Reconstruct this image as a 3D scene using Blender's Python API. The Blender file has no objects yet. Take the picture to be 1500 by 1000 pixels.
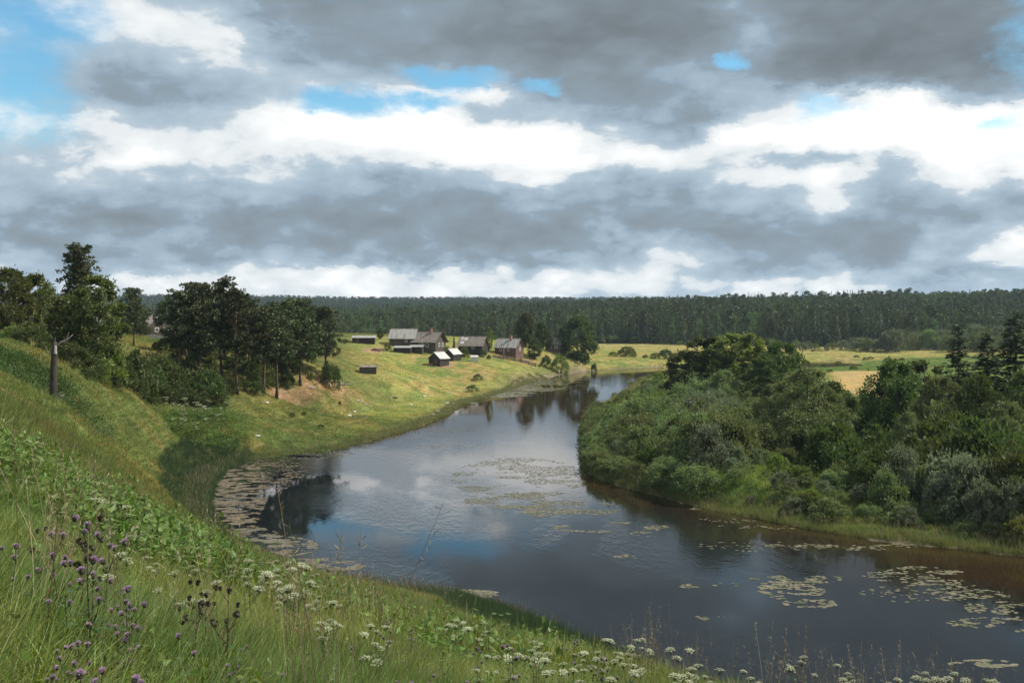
import bpy, math, random
import numpy as np
from mathutils import Vector, Matrix
rs = np.random.RandomState(7)
random.seed(7)
scene = bpy.context.scene
COL = bpy.data.collections.new('river_valley'); scene.collection.children.link(COL)
F = 1450.0; YH = 457.0; EYE = 22.0       # lens in photo pixels, horizon row, eye height over the water
D2R = math.pi/180

def at(px, py, z=None, d=None):
    """a sight line of the photograph, ended at height z or at depth d -> world point"""
    if d is None: d = (EYE-z)*F/(py-YH)
    return ((px-750)*d/F, d, EYE-(py-YH)*d/F)

# ------------------------------------------------------------------ helpers
def link(o, parent=None):
    COL.objects.link(o)
    if parent is not None: o.parent = parent
    return o
def tag(o, label=None, cat=None, group=None, kind=None):
    if label: o['label'] = label
    if cat: o['category'] = cat
    if group: o['group'] = group
    if kind: o['kind'] = kind
    return o
def mesh_np(name, V, loops, starts, totals, mats, midx=None, smooth=False, cols=None):
    me = bpy.data.meshes.new(name)
    V = np.asarray(V, dtype=np.float32)
    me.vertices.add(len(V)); me.vertices.foreach_set('co', V.ravel())
    me.loops.add(len(loops)); me.loops.foreach_set('vertex_index', np.asarray(loops, dtype=np.int32))
    me.polygons.add(len(starts))
    me.polygons.foreach_set('loop_start', np.asarray(starts, dtype=np.int32))
    me.polygons.foreach_set('loop_total', np.asarray(totals, dtype=np.int32))
    if midx is not None: me.polygons.foreach_set('material_index', np.asarray(midx, dtype=np.int32))
    me.polygons.foreach_set('use_smooth', np.full(len(starts), bool(smooth)))
    for m in mats: me.materials.append(m)
    if cols is not None:
        a = me.color_attributes.new('Col', 'FLOAT_COLOR', 'POINT')
        c = np.ones((len(V), 4), dtype=np.float32); c[:, :3] = cols
        a.data.foreach_set('color', c.ravel())
    me.update(calc_edges=True); me.validate()
    return me
class MB:
    """collects polygons for ONE mesh"""
    def __init__(s): s.v = []; s.f = []; s.m = []
    def add(s, verts, faces, m=0):
        b = len(s.v); s.v.extend([tuple(v) for v in verts])
        s.f.extend([tuple(b+i for i in f) for f in faces]); s.m.extend([m]*len(faces))
    def box(s, x0, x1, y0, y1, z0, z1, m=0):
        s.add([(x0,y0,z0),(x1,y0,z0),(x1,y1,z0),(x0,y1,z0),(x0,y0,z1),(x1,y0,z1),(x1,y1,z1),(x0,y1,z1)],
              [(0,3,2,1),(4,5,6,7),(0,1,5,4),(1,2,6,5),(2,3,7,6),(3,0,4,7)], m)
    def tube(s, pts, rad, n=6, m=0, cap=True):
        pts = [Vector(p) for p in pts]; k = len(pts)
        if not hasattr(rad, '__len__'): rad = [rad]*k
        vs = []
        for i, p in enumerate(pts):
            d = (pts[min(i+1,k-1)]-pts[max(i-1,0)]); d = d.normalized() if d.length > 1e-9 else Vector((0,0,1))
            u = d.cross(Vector((0.13,0.97,0.2))); u = u.normalized() if u.length > 1e-4 else d.orthogonal().normalized()
            w = d.cross(u)
            for j in range(n):
                a = 2*math.pi*j/n
                vs.append(p+(u*math.cos(a)+w*math.sin(a))*rad[i])
        fs = [(i*n+j, i*n+(j+1)%n, (i+1)*n+(j+1)%n, (i+1)*n+j) for i in range(k-1) for j in range(n)]
        if cap: fs.append(tuple(range(n-1,-1,-1))); fs.append(tuple((k-1)*n+j for j in range(n)))
        s.add(vs, fs, m)
    def mesh(s, name, mats, smooth=False):
        me = bpy.data.meshes.new(name); me.from_pydata(s.v, [], s.f)
        for m in (mats if isinstance(mats, (list, tuple)) else [mats]): me.materials.append(m)
        me.polygons.foreach_set('material_index', np.array(s.m, dtype=np.int32))
        me.polygons.foreach_set('use_smooth', np.full(len(s.f), bool(smooth)))
        me.update(); return me
    def build(s, name, mats, parent=None, smooth=False):
        return link(bpy.data.objects.new(name, s.mesh(name, mats, smooth)), parent)
def obj(name, me, parent=None): return link(bpy.data.objects.new(name, me), parent)
def empty(name, loc=(0,0,0), rz=0, s=1.0):
    o = bpy.data.objects.new(name, None); o.empty_display_size = .5
    o.location = loc; o.rotation_euler = (0,0,rz); o.scale = (s,s,s) if not hasattr(s,'__len__') else s
    return link(o)
def copy_thing(root, loc, rz, s, label=None, group=None):
    r = root.copy(); COL.objects.link(r); r.location = loc; r.rotation_euler = (0,0,rz)
    r.scale = (s,s,s) if not hasattr(s,'__len__') else s
    if label: r['label'] = label
    if group: r['group'] = group
    for ch in list(root.children):
        c = ch.copy(); COL.objects.link(c); c.parent = r
        for g in list(ch.children):
            q = g.copy(); COL.objects.link(q); q.parent = c
    return r

# value noise -------------------------------------------------------
_T = np.random.RandomState(3).rand(256, 256)
def vn(x, y):
    xi = np.floor(x).astype(int); yi = np.floor(y).astype(int); fx = x-xi; fy = y-yi
    fx = fx*fx*(3-2*fx); fy = fy*fy*(3-2*fy)
    g = lambda a, b: _T[a & 255, b & 255]
    return (g(xi,yi)*(1-fx)+g(xi+1,yi)*fx)*(1-fy)+(g(xi,yi+1)*(1-fx)+g(xi+1,yi+1)*fx)*fy
def fbm(x, y, o=4):
    s = 0; a = .5; t = 0
    for k in range(o):
        s = s+a*vn(x*2**k+17.3*k, y*2**k+9.1*k); t += a; a *= .5
    return s/t
def ss(a, b, x):
    t = np.clip((x-a)/(b-a), 0, 1); return t*t*(3-2*t)

# ------------------------------------------------------------------ materials
def mat(name, build):
    m = bpy.data.materials.new(name); m.use_nodes = True
    nt = m.node_tree; nt.nodes.clear()
    out = nt.nodes.new('ShaderNodeOutputMaterial'); build(nt, out); return m
def N(nt, t, **kw):
    n = nt.nodes.new(t)
    for k, v in kw.items():
        if k in n.inputs: n.inputs[k].default_value = v
        else: setattr(n, k, v)
    return n
def L(nt, a, b): nt.links.new(a, b)
def mixc(nt, fac, a, b, mode='MIX'):
    n = nt.nodes.new('ShaderNodeMix'); n.data_type = 'RGBA'; n.blend_type = mode
    for sock, v in ((n.inputs[0], fac), (n.inputs[6], a), (n.inputs[7], b)):
        if hasattr(v, 'links'): nt.links.new(v, sock)
        else: sock.default_value = v if not isinstance(v, tuple) else (*v, 1)[:4]
    return n.outputs[2]
def math_(nt, op, a, b=None, c=None, clamp=False):
    n = nt.nodes.new('ShaderNodeMath'); n.operation = op; n.use_clamp = clamp
    for i, v in enumerate((a, b, c)):
        if v is None: continue
        if hasattr(v, 'links'): nt.links.new(v, n.inputs[i])
        else: n.inputs[i].default_value = v
    return n.outputs[0]
def maprange(nt, v, a, b, c=0., d=1., smooth=True):
    n = nt.nodes.new('ShaderNodeMapRange'); n.clamp = True
    if smooth: n.interpolation_type = 'SMOOTHSTEP'
    nt.links.new(v, n.inputs[0])
    for i, x in enumerate((a, b, c, d)): n.inputs[i+1].default_value = x
    return n.outputs[0]
def noise(nt, vec, scale, detail=3, rough=.5, dist=0.):
    n = nt.nodes.new('ShaderNodeTexNoise'); n.inputs['Scale'].default_value = scale
    n.inputs['Detail'].default_value = detail; n.inputs['Roughness'].default_value = rough
    n.inputs['Distortion'].default_value = dist
    if vec is not None: nt.links.new(vec, n.inputs['Vector'])
    return n.outputs['Fac']

def leaf_mat(name, c0, c1, trans=.3, tcol=None, attr=False, rough=.6, obj_var=.25):
    """foliage: colour varies leaf by leaf and plant by plant"""
    def b(nt, out):
        g = N(nt, 'ShaderNodeNewGeometry'); oi = N(nt, 'ShaderNodeObjectInfo')
        r = N(nt, 'ShaderNodeValToRGB'); r.color_ramp.elements[0].color = (*c0,1); r.color_ramp.elements[1].color = (*c1,1)
        L(nt, g.outputs['Random Per Island'], r.inputs[0]); c = r.outputs[0]
        if attr:
            a = N(nt, 'ShaderNodeAttribute'); a.attribute_type = 'INSTANCER'; a.attribute_name = 'gcol'
            v = math_(nt, 'MULTIPLY_ADD', g.outputs['Random Per Island'], .7, .65)
            c = mixc(nt, 1., a.outputs['Color'], v, 'MULTIPLY')
        hs = N(nt, 'ShaderNodeHueSaturation')
        L(nt, math_(nt, 'MULTIPLY_ADD', oi.outputs['Random'], .06*obj_var*4, .5-.03*obj_var*4), hs.inputs['Hue'])
        L(nt, math_(nt, 'MULTIPLY_ADD', oi.outputs['Random'], obj_var*2, 1-obj_var), hs.inputs['Value'])
        L(nt, c, hs.inputs['Color']); c = hs.outputs[0]
        d = N(nt, 'ShaderNodeBsdfDiffuse'); t = N(nt, 'ShaderNodeBsdfTranslucent'); gl = N(nt, 'ShaderNodeBsdfGlossy', Roughness=rough)
        L(nt, c, d.inputs[0])
        L(nt, mixc(nt, 1., c, tcol or (1.3,1.35,.6), 'MULTIPLY'), t.inputs[0])
        m = N(nt, 'ShaderNodeMixShader'); m.inputs[0].default_value = trans
        L(nt, d.outputs[0], m.inputs[1]); L(nt, t.outputs[0], m.inputs[2])
        m2 = N(nt, 'ShaderNodeMixShader'); m2.inputs[0].default_value = .04; gl.inputs[0].default_value = (.6,.65,.6,1)
        L(nt, m.outputs[0], m2.inputs[1]); L(nt, gl.outputs[0], m2.inputs[2]); L(nt, m2.outputs[0], out.inputs[0])
    return mat(name, b)
def rough_mat(name, c0, c1, scale=3., bump=.3, rough=.85, stretch=(1,1,1), spec=.3, c2=None, scale2=.5):
    def b(nt, out):
        tc = N(nt, 'ShaderNodeTexCoord'); mp = N(nt, 'ShaderNodeMapping'); mp.inputs['Scale'].default_value = stretch
        L(nt, tc.outputs['Object'], mp.inputs[0])
        f = noise(nt, mp.outputs[0], scale, 5, .65)
        c = mixc(nt, maprange(nt, f, .3, .7), c0, c1)
        if c2 is not None:
            f2 = noise(nt, mp.outputs[0], scale2, 3, .6, .5); c = mixc(nt, maprange(nt, f2, .5, .64), c, c2)
        p = N(nt, 'ShaderNodeBsdfPrincipled', Roughness=rough); p.inputs['Specular IOR Level'].default_value = spec
        L(nt, c, p.inputs['Base Color'])
        if bump:
            bp = N(nt, 'ShaderNodeBump', Strength=bump, Distance=.05); L(nt, f, bp.inputs['Height']); L(nt, bp.outputs[0], p.inputs['Normal'])
        L(nt, p.outputs[0], out.inputs[0])
    return mat(name, b)

# ------------------------------------------------------------------ camera, sun, sky
cd = bpy.data.cameras.new('camera'); cam = bpy.data.objects.new('camera', cd); scene.collection.objects.link(cam)
cam.location = (0,0,EYE); cam.rotation_euler = (math.pi/2,0,0)
cd.sensor_width = 36; cd.lens = F/1500*36; cd.shift_y = -(500-YH)/1500; cd.clip_start = .1; cd.clip_end = 9000
scene.camera = cam
SUN_EL, SUN_AZ = 47*D2R, 80*D2R           # azimuth from +Y (view) towards +X
sd = bpy.data.lights.new('sun','SUN'); sd.energy = 4.8; sd.angle = .5*D2R; sd.color = (1,.94,.84)
so = bpy.data.objects.new('sun', sd); scene.collection.objects.link(so)
sdir = Vector((math.sin(SUN_AZ)*math.cos(SUN_EL), math.cos(SUN_AZ)*math.cos(SUN_EL), math.sin(SUN_EL)))
so.rotation_euler = sdir.to_track_quat('Z','Y').to_euler()

CX = list(range(0,1501,100))
CG = {  # brightness of the cloud cover, row (photo height) -> value every 100 px
 20:  [205,222,215,200,142,135,150,132,128,115,122,152,116,118,120,118],
 50:  [200,195,205,212,155,142,142,118,110,112,112,160,122,112,112,112],
 80:  [200,182,182,200,170,150,142,130,120,122,120,160,112,104,104,108],
 110: [195,162,158,172,190,182,165,160,142,140,162,150,116,120,126,138],
 140: [205,170,148,160,200,205,215,225,156,150,150,172,200,235,165,160],
 170: [220,212,188,192,230,238,242,195,185,168,140,200,242,262,262,240],
 200: [205,214,218,214,226,236,255,262,255,195,165,240,256,268,268,250],
 230: [200,205,238,222,196,200,215,248,262,228,218,210,180,190,255,240],
 260: [190,195,196,195,190,184,164,182,225,178,190,225,238,188,225,190],
 290: [166,164,160,160,176,164,154,160,163,163,164,180,212,175,180,164],
 320: [150,152,146,150,150,148,146,148,150,150,148,154,166,160,164,164],
 350: [154,172,188,164,164,150,138,134,140,172,180,150,150,150,175,226],
 380: [205,165,165,176,186,164,148,148,166,182,205,160,150,150,196,210],
 400: [182,166,172,202,208,222,222,216,206,212,212,180,185,196,170,176],
 416: [192,205,215,208,215,225,226,225,225,226,214,210,216,208,200,192],
 440: [195,200,205,205,210,215,215,215,215,215,210,205,205,200,200,195],
}
HI = [(-30,[190,190,175,160,140,140,135,125,120,118,118,130,120,118,118,118]),
      (-110,[175,170,150,140,130,130,128,122,118,118,120,122,120,120,122,122]),
      (-260,[150,150,140,140,135,130,135,140,135,130,135,140,135,130,130,135]),
      (-600,[190,180,170,165,170,175,180,170,165,165,170,175,175,170,170,170]),
      (-1400,[200]*16)]
BLUE = [(15,95,80,75,1.1),(50,28,90,36,1.1),(60,130,45,36,.8),(0,165,18,26,1),(500,150,62,17,1.2),(600,152,62,14,1.2),(655,118,52,18,1.2),(700,115,34,14,1.),(790,122,28,11,1.),
        (1080,94,20,11,1),(1200,155,32,15,.6),(1475,178,30,13,.7),(520,-60,60,40,.5),(1560,60,60,60,.6)]
w = bpy.data.worlds.new('World'); scene.world = w; w.use_nodes = True
nt = w.node_tree; nt.nodes.clear()
wo = N(nt,'ShaderNodeOutputWorld'); bg = N(nt,'ShaderNodeBackground'); L(nt, bg.outputs[0], wo.inputs[0])
tc = N(nt,'ShaderNodeTexCoord'); sx = N(nt,'ShaderNodeSeparateXYZ'); L(nt, tc.outputs['Generated'], sx.inputs[0])
X_,Y_,Z_ = sx.outputs
az = math_(nt,'ARCTAN2',X_,Y_)
hyp = math_(nt,'SQRT',math_(nt,'ADD',math_(nt,'MULTIPLY',X_,X_),math_(nt,'MULTIPLY',Y_,Y_)))
te = math_(nt,'DIVIDE',Z_,math_(nt,'MAXIMUM',hyp,.02))
cv = N(nt,'ShaderNodeCombineXYZ'); L(nt,az,cv.inputs[0]); L(nt,math_(nt,'MULTIPLY',te,1.9),cv.inputs[1])
def nz(scale, detail, rough, off, d=0.):
    mp = N(nt,'ShaderNodeMapping'); mp.inputs['Location'].default_value = off; L(nt,cv.outputs[0],mp.inputs[0])
    return noise(nt, mp.outputs[0], scale, detail, rough, d)
c_ = lambda s, k: math_(nt,'MULTIPLY',math_(nt,'SUBTRACT',s,.5),k)
wa = math_(nt,'ADD',az,math_(nt,'ADD',c_(nz(9,6,.62,(3,1,0)),.10),c_(nz(34,4,.6,(7,2,0)),.020)))
wt = math_(nt,'ADD',te,math_(nt,'ADD',c_(nz(11,6,.62,(1,8,0)),.042),c_(nz(38,4,.6,(2,5,0)),.012)))
rows = sorted([(k,v) for k,v in CG.items()]+HI, key=lambda r:-r[0])
TMAX = 1.5
def tpos(py, a): return min(.999, max(0, (YH-py)/F*math.cos(a))/TMAX)
# use a curved coordinate so that the low rows keep their resolution
tn = math_(nt,'POWER',math_(nt,'DIVIDE',math_(nt,'MAXIMUM',wt,0.),TMAX,clamp=True),.5)
def column(vals, a):
    r = N(nt,'ShaderNodeValToRGB'); cr = r.color_ramp; cr.interpolation = 'EASE'
    while len(cr.elements) > 1: cr.elements.remove(cr.elements[-1])
    for i,(py,v) in enumerate(vals):
        p = math.sqrt(tpos(py,a)); e = cr.elements[0] if i == 0 else cr.elements.new(p)
        e.position = p; q = v/255; e.color = (q,q,q,1)
    L(nt,tn,r.inputs[0]); return r.outputs[0]
azs = [math.atan((x-750)/F) for x in CX]; cols = [[(py,v[k]) for py,v in rows] for k in range(16)]
cols = [[(py,(v[7]+v[3])/2) for py,v in rows]]+[cols[4]]+cols+[cols[11]]+[[(py,(v[7]+v[3])/2) for py,v in rows]]
azs = [-1.7,-.9]+azs+[.9,1.7]
acc = None
for k,(a,cvals) in enumerate(zip(azs,cols)):
    o = column(cvals,a)
    if acc is None: acc = o; continue
    f = maprange(nt,wa,azs[k-1],a); m = N(nt,'ShaderNodeMix'); L(nt,f,m.inputs[0]); L(nt,acc,m.inputs[2]); L(nt,o,m.inputs[3]); acc = m.outputs[0]
base = acc
d1 = nz(7,9,.6,(0,0,0),.3); d2 = nz(24,8,.66,(5,5,0),.4)
def puffs(scale,off):      # rounded cloud heads
    mp = N(nt,'ShaderNodeMapping'); mp.inputs['Location'].default_value = off
    wv = N(nt,'ShaderNodeCombineXYZ'); L(nt,math_(nt,'ADD',az,c_(nz(12,5,.6,off),.09)),wv.inputs[0]); L(nt,math_(nt,'MULTIPLY',math_(nt,'ADD',te,c_(nz(13,5,.6,(off[1],off[0],0)),.06)),1.9),wv.inputs[1]); L(nt,wv.outputs[0],mp.inputs[0])
    v = N(nt,'ShaderNodeTexVoronoi'); v.feature = 'SMOOTH_F1'; v.inputs['Scale'].default_value = scale; v.inputs['Smoothness'].default_value = .35; L(nt,mp.outputs[0],v.inputs['Vector'])
    return v.outputs['Distance']
bl = math_(nt,'MULTIPLY_ADD',puffs(34,(6,3,0)),.55,math_(nt,'MULTIPLY',puffs(15,(2,9,0)),.75))
lowband = maprange(nt,te,.20,.02)
bl = math_(nt,'ADD',bl,0.)
f0 = math_(nt,'ADD',base,math_(nt,'ADD',c_(d1,.18),math_(nt,'MULTIPLY',math_(nt,'SUBTRACT',.48,bl),math_(nt,'MULTIPLY_ADD',lowband,.14,.13))))
f1 = math_(nt,'ADD',f0,c_(d2,.20))
step = math_(nt,'MULTIPLY',math_(nt,'SUBTRACT',maprange(nt,f1,.735,.795),.5),.12)        # lit rims against grey bellies
step2 = math_(nt,'MULTIPLY',math_(nt,'SUBTRACT',maprange(nt,f1,.575,.615),.5),.045)
lum = math_(nt,'ADD',math_(nt,'MULTIPLY_ADD',math_(nt,'SUBTRACT',f0,.72),.84,.765),math_(nt,'ADD',step,step2))
lum = math_(nt,'ADD',lum,c_(d2,.10))
cr = N(nt,'ShaderNodeValToRGB'); L(nt,math_(nt,'MULTIPLY',lum,1/1.2,clamp=True),cr.inputs[0])
def lin(c): return tuple(((x/255+.055)/1.055)**2.4 if x/255 > .04045 else x/255/12.92 for x in c)
stops = [(.30,(98,106,112)),(.42,(120,130,137)),(.52,(136,150,160)),(.62,(146,165,181)),(.72,(174,192,206)),(.82,(209,218,224)),(.92,(229,234,236)),(1.0,(251,252,252)),(1.2,(255,255,255))]
els = cr.color_ramp.elements
while len(els) > 1: els.remove(els[-1])
for i,(p,c) in enumerate(stops):
    e = els[0] if i == 0 else els.new(p/1.2)
    e.position = p/1.2; e.color = (*lin(c),1)
cloud = mixc(nt, 1., cr.outputs[0], maprange(nt,lum,.95,1.15,.80,1.06), 'MULTIPLY')
bm = None
for (bx,by,rx,ry,st) in BLUE:
    a0 = math.atan((bx-750)/F); t0 = (YH-by)/F*math.cos(a0)
    dx = math_(nt,'MULTIPLY',math_(nt,'SUBTRACT',wa,a0),F/rx*1.0); dy = math_(nt,'MULTIPLY',math_(nt,'SUBTRACT',wt,t0),F/ry)
    q = math_(nt,'MULTIPLY',math_(nt,'SUBTRACT',1.6,math_(nt,'ADD',math_(nt,'MULTIPLY',dx,dx),math_(nt,'MULTIPLY',dy,dy)),clamp=False),st)
    bm = q if bm is None else math_(nt,'MAXIMUM',bm,q)
bm = math_(nt,'ADD',bm,math_(nt,'ADD',c_(nz(22,8,.68,(9,4,0)),3.2),math_(nt,'MULTIPLY',math_(nt,'SUBTRACT',bl,.48),1.2)))
bmask = math_(nt,'MULTIPLY',maprange(nt,bm,-.5,2.4),.95)
# broken cloud with blue openings over the rest of the dome, beyond what the photograph shows
hi_open = maprange(nt,math_(nt,'ADD',nz(2.2,5,.55,(4,3,0)),math_(nt,'MULTIPLY',maprange(nt,te,.5,1.1),.05)),.54,.66)
hi_open = math_(nt,'MULTIPLY',hi_open,maprange(nt,te,.52,.75))
bmask = math_(nt,'MAXIMUM',bmask,hi_open)
sky = N(nt,'ShaderNodeTexSky'); sky.sky_type = 'NISHITA'; sky.sun_disc = False; sky.sun_elevation = SUN_EL; sky.sun_rotation = SUN_AZ
sky.air_density = 1.2; sky.dust_density = .6; sky.ozone_density = 1.4
SKYS = .11
skyc = mixc(nt,1.,sky.outputs[0],(.56,.98,1.10),'MULTIPLY')
# clouds are lit by the same sky: their radiance is given relative to the background strength
cloudc = mixc(nt,1.,cloud,(1/SKYS,)*3,'MULTIPLY')
for n in nt.nodes:
    if n.type == 'MIX' and n.data_type == 'RGBA': n.clamp_result = False
fin = mixc(nt,bmask,cloudc,skyc)
L(nt,fin,bg.inputs[0]); bg.inputs[1].default_value = SKYS
w.cycles.sampling_method = 'MANUAL'; w.cycles.sample_map_resolution = 512

vs = scene.view_settings; vs.view_transform = 'Standard'; vs.look = 'None'; vs.exposure = .42; vs.gamma = 1
scene.render.engine = 'CYCLES'
cy = scene.cycles; cy.max_bounces = 6; cy.diffuse_bounces = 3; cy.glossy_bounces = 3; cy.transmission_bounces = 3; cy.volume_bounces = 0
cy.transparent_max_bounces = 8; cy.caustics_reflective = False; cy.caustics_refractive = False
cy.sample_clamp_indirect = 4; cy.use_denoising = True
try: cy.denoiser = 'OPENIMAGEDENOISE'
except Exception: pass

# ------------------------------------------------------------------ terrain
W0 = lambda px, py: at(px, py, z=0)[:2]
RIVER = [(5.3,64),(12,53),(25,47),(45,43),(90,40),(200,38),(420,60),(420,95),(200,84),(120,80)] + \
  [W0(*p) for p in [(1700,832),(1500,813),(1400,803),(1300,791),(1200,776),(1120,760),(1050,747),(1000,735),(920,714),(880,700),(862,684),(861,640),(868,605),(892,588),(915,575),(942,553),(992,545),(1100,541),(1262,536),
   (1262,531),(1150,531),(1000,537),(960,538.5),(900,541),(830,547),(775,560),(745,572),(700,586),(676,592),(655,606),(620,622),(560,640),(500,656),(440,664),(370,674),(322,690),(302,712),(296,740),(303,765),(332,792),
   (375,815),(420,832),(500,855),(560,864),(620,872),(690,888),(780,920),(870,957)]]
RIVER = np.array(RIVER)
PONDS = [np.array([W0(*p) for p in [(498,613),(512,608),(535,607),(550,611),(545,616),(525,619),(505,618)]]),
         np.array([W0(*p) for p in [(1165,533),(1215,527.5),(1240,529),(1225,533.5),(1185,535)]])]
def inside(poly, x, y):
    r = np.zeros(x.shape, bool); n = len(poly)
    for i in range(n):
        x1,y1 = poly[i]; x2,y2 = poly[(i+1)%n]
        if y1 == y2: continue
        c = ((y1 > y) != (y2 > y)) & (x < (x2-x1)*(y-y1)/(y2-y1)+x1); r ^= c
    return r
def pdist(poly, x, y):
    d = np.full(x.shape, 1e9); n = len(poly)
    for i in range(n):
        a = poly[i]; b = poly[(i+1)%n]; ab = b-a; l2 = (ab**2).sum()+1e-9
        t = np.clip(((x-a[0])*ab[0]+(y-a[1])*ab[1])/l2,0,1)
        d = np.minimum(d, (x-a[0]-t*ab[0])**2+(y-a[1]-t*ab[1])**2)
    return np.sqrt(d)
CP = []
def cpd(px,py,d): CP.append(at(px,py,d=d))
def cpz(px,py,z): CP.append(at(px,py,z=z))
for px,lst in {-150:[(1000,3),(860,6),(740,11),(640,20),(560,38),(505,65),(490,95)],
  0:[(1000,3.6),(900,6),(800,11),(700,20),(640,31),(600,50),(560,76),(530,94),(512,108)],
  100:[(1000,4.2),(900,7.5),(800,13.5),(720,24),(670,38),(640,54),(600,78),(570,100),(549,110)],
  150:[(1000,4.6),(900,8),(800,15),(740,28),(700,50),(670,78),(640,100),(600,114),(575,122),(562,128)],
  200:[(1000,5),(900,9),(800,17),(750,36),(720,68),(700,94),(680,108),(650,120),(600,134),(576,141)],
  250:[(1000,5.6),(900,10.5),(850,16),(800,30),(780,46),(760,72),(740,99),(700,124),(670,134),(640,142),(612,150),(597,155)],
  350:[(1130,4.2),(1000,7),(898,14),(866,20),(843,30),(826,48),(818,60)],
  520:[(1150,5),(1000,9.5),(945,15),(905,25),(885,36),(870,52)],
  700:[(1200,6),(1080,9),(1000,13),(957,20),(924,31),(903,45),(893,60)],
  850:[(1110,8),(1010,12),(990,17),(975,25),(968,38)]}.items():
    for py,d in lst: cpd(px,py,d)
cpd(78,551,98); cpd(300,640,145); cpd(280,765,92); cpd(350,650,150); cpd(420,640,165); cpd(285,610,156)
CP += [(0,0,20.35),(.2,4,19.55),(2.2,6,18.75),(4,9,17.8),(7,12,16.6),(5,15,15.4),(8,14,15.2),(12,22,10.5),(10,32,6.5),(8,45,2.8),(20,30,6.2),(30,25,6.5),(12,8,17.8),(18,12,14.5),(40,10,12),(0,-20,22),(-30,-20,25),(40,-20,20),(-80,0,27),(-80,60,23),(25,38,2.2),(100,10,13),(100,-50,20),(200,0,16)]
# gully and the pine bluff
CP += [at(150,572,d=150),at(200,583,d=162),at(170,570,d=168),at(110,556,d=135)]
cpd(270,557,176); cpd(325,552,185); cpd(348,577,180); cpd(385,574,184); cpd(403,578,190); cpd(475,549,215); cpd(240,585,172); cpd(300,594,172)
cpd(320,600,158); cpd(400,592,188); cpd(440,596,198); cpd(500,590,215); cpd(535,592,222); cpd(540,600,216); cpd(450,575,200); cpd(505,572,216); cpd(498,556,224); cpd(460,606,190); cpd(380,612,172)
cpd(450,530,226); cpd(420,520,235); cpd(500,536,250); cpd(525,545,250); cpd(550,546,250); cpd(575,552,250); cpd(600,575,246); cpd(560,590,235); cpd(600,600,220)
cpd(0,494,150); cpd(60,500,150); cpd(130,500,175); cpd(180,500,190); cpd(235,492,228); cpd(230,503,205); cpd(300,502,245); cpd(400,500,285); cpd(470,505,285); cpd(-80,485,200); cpd(330,530,205); cpd(390,540,210)
CP += [(-200,180,18),(-250,300,18),(-120,350,15.5),(-200,450,15),(-320,520,15),(-300,100,22)]
# village meadow
cpd(520,512,320); cpd(540,502,335); cpd(590,511,330); cpd(630,517,332); cpd(643,534,304); cpd(663,528,315); cpd(690,520,340); cpd(695,529,318); cpd(745,521,350); cpd(815,517,370); cpd(848,530,370); cpd(780,532,345)
cpd(700,548,290); cpd(640,560,275); cpd(620,590,240); cpd(740,540,315); cpd(700,565,282); cpd(660,585,250); cpd(600,540,290); cpd(570,530,290); cpd(800,540,350); cpd(600,612,212); cpd(850,538,372)
cpd(700,503,450); cpd(600,499,440); cpd(520,497,450); cpd(760,500,440); cpd(880,520,430); cpd(950,530,400); cpd(900,535,388); cpd(900,510,500); cpd(1000,515,480)
for px in (600,760,900,1000): cpz(px,505,4.2)
# right bank flood plain
for p in [(930,580),(900,640),(960,700),(1000,600),(1050,720),(1100,640),(1150,730),(1200,700),(1300,770),(1400,780),(1480,790),(1300,640),(1500,640),(1250,590),(1200,545),(1350,530),(1100,560),(1000,555),(1600,560),(1700,700),(1500,520)]: cpz(*p, 1.8)
CP += [(130,110,2.2),(250,130,2.5),(250,250,2.5),(400,300,3),(400,500,3),(250,520,3)]
for p in RIVER[::2]: CP.append((p[0],p[1],.15))
CP = np.array(CP); CP = CP[CP[:,1] < 640]
Pn = CP[:,:2]/100.
def tpsK(r2): return .5*r2*np.log(r2+1e-12)
_n = len(Pn); _r2 = ((Pn[:,None,:]-Pn[None,:,:])**2).sum(-1); _A = np.zeros((_n+3,_n+3)); _A[:_n,:_n] = tpsK(_r2)+np.eye(_n)*6e-4
_A[:_n,_n] = 1; _A[:_n,_n+1:] = Pn; _A[_n,:_n] = 1; _A[_n+1:,:_n] = Pn.T
_w = np.linalg.lstsq(_A, np.concatenate([CP[:,2],[0,0,0]]), rcond=None)[0]
def tps(x, y):
    x = np.asarray(x,float)/100; y = np.asarray(y,float)/100; o = np.empty(x.shape); xf, yf, of = x.ravel(), y.ravel(), o.ravel()
    for s in range(0,len(xf),20000):
        a = xf[s:s+20000]; b = yf[s:s+20000]; r2 = (a[:,None]-Pn[None,:,0])**2+(b[:,None]-Pn[None,:,1])**2
        of[s:s+20000] = tpsK(r2)@_w[:_n]+_w[_n]+a*_w[_n+1]+b*_w[_n+2]
    return of.reshape(x.shape)
def far_h(x, y):
    a = x/np.maximum(y,1.)
    near = np.interp(a,[-.6,-.3,-.16,-.05,.1,.3,.55],[8,5,4,7,10,15,20])
    h = 3+near*ss(580,900,y)
    h += np.interp(a,[-.6,-.3,0,.3,.6],[42,35,25,20,20])*ss(1400,2450,y)*(.9+.2*fbm(x/500,y/500,3))
    return h-ss(2700,3300,y)*20
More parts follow.
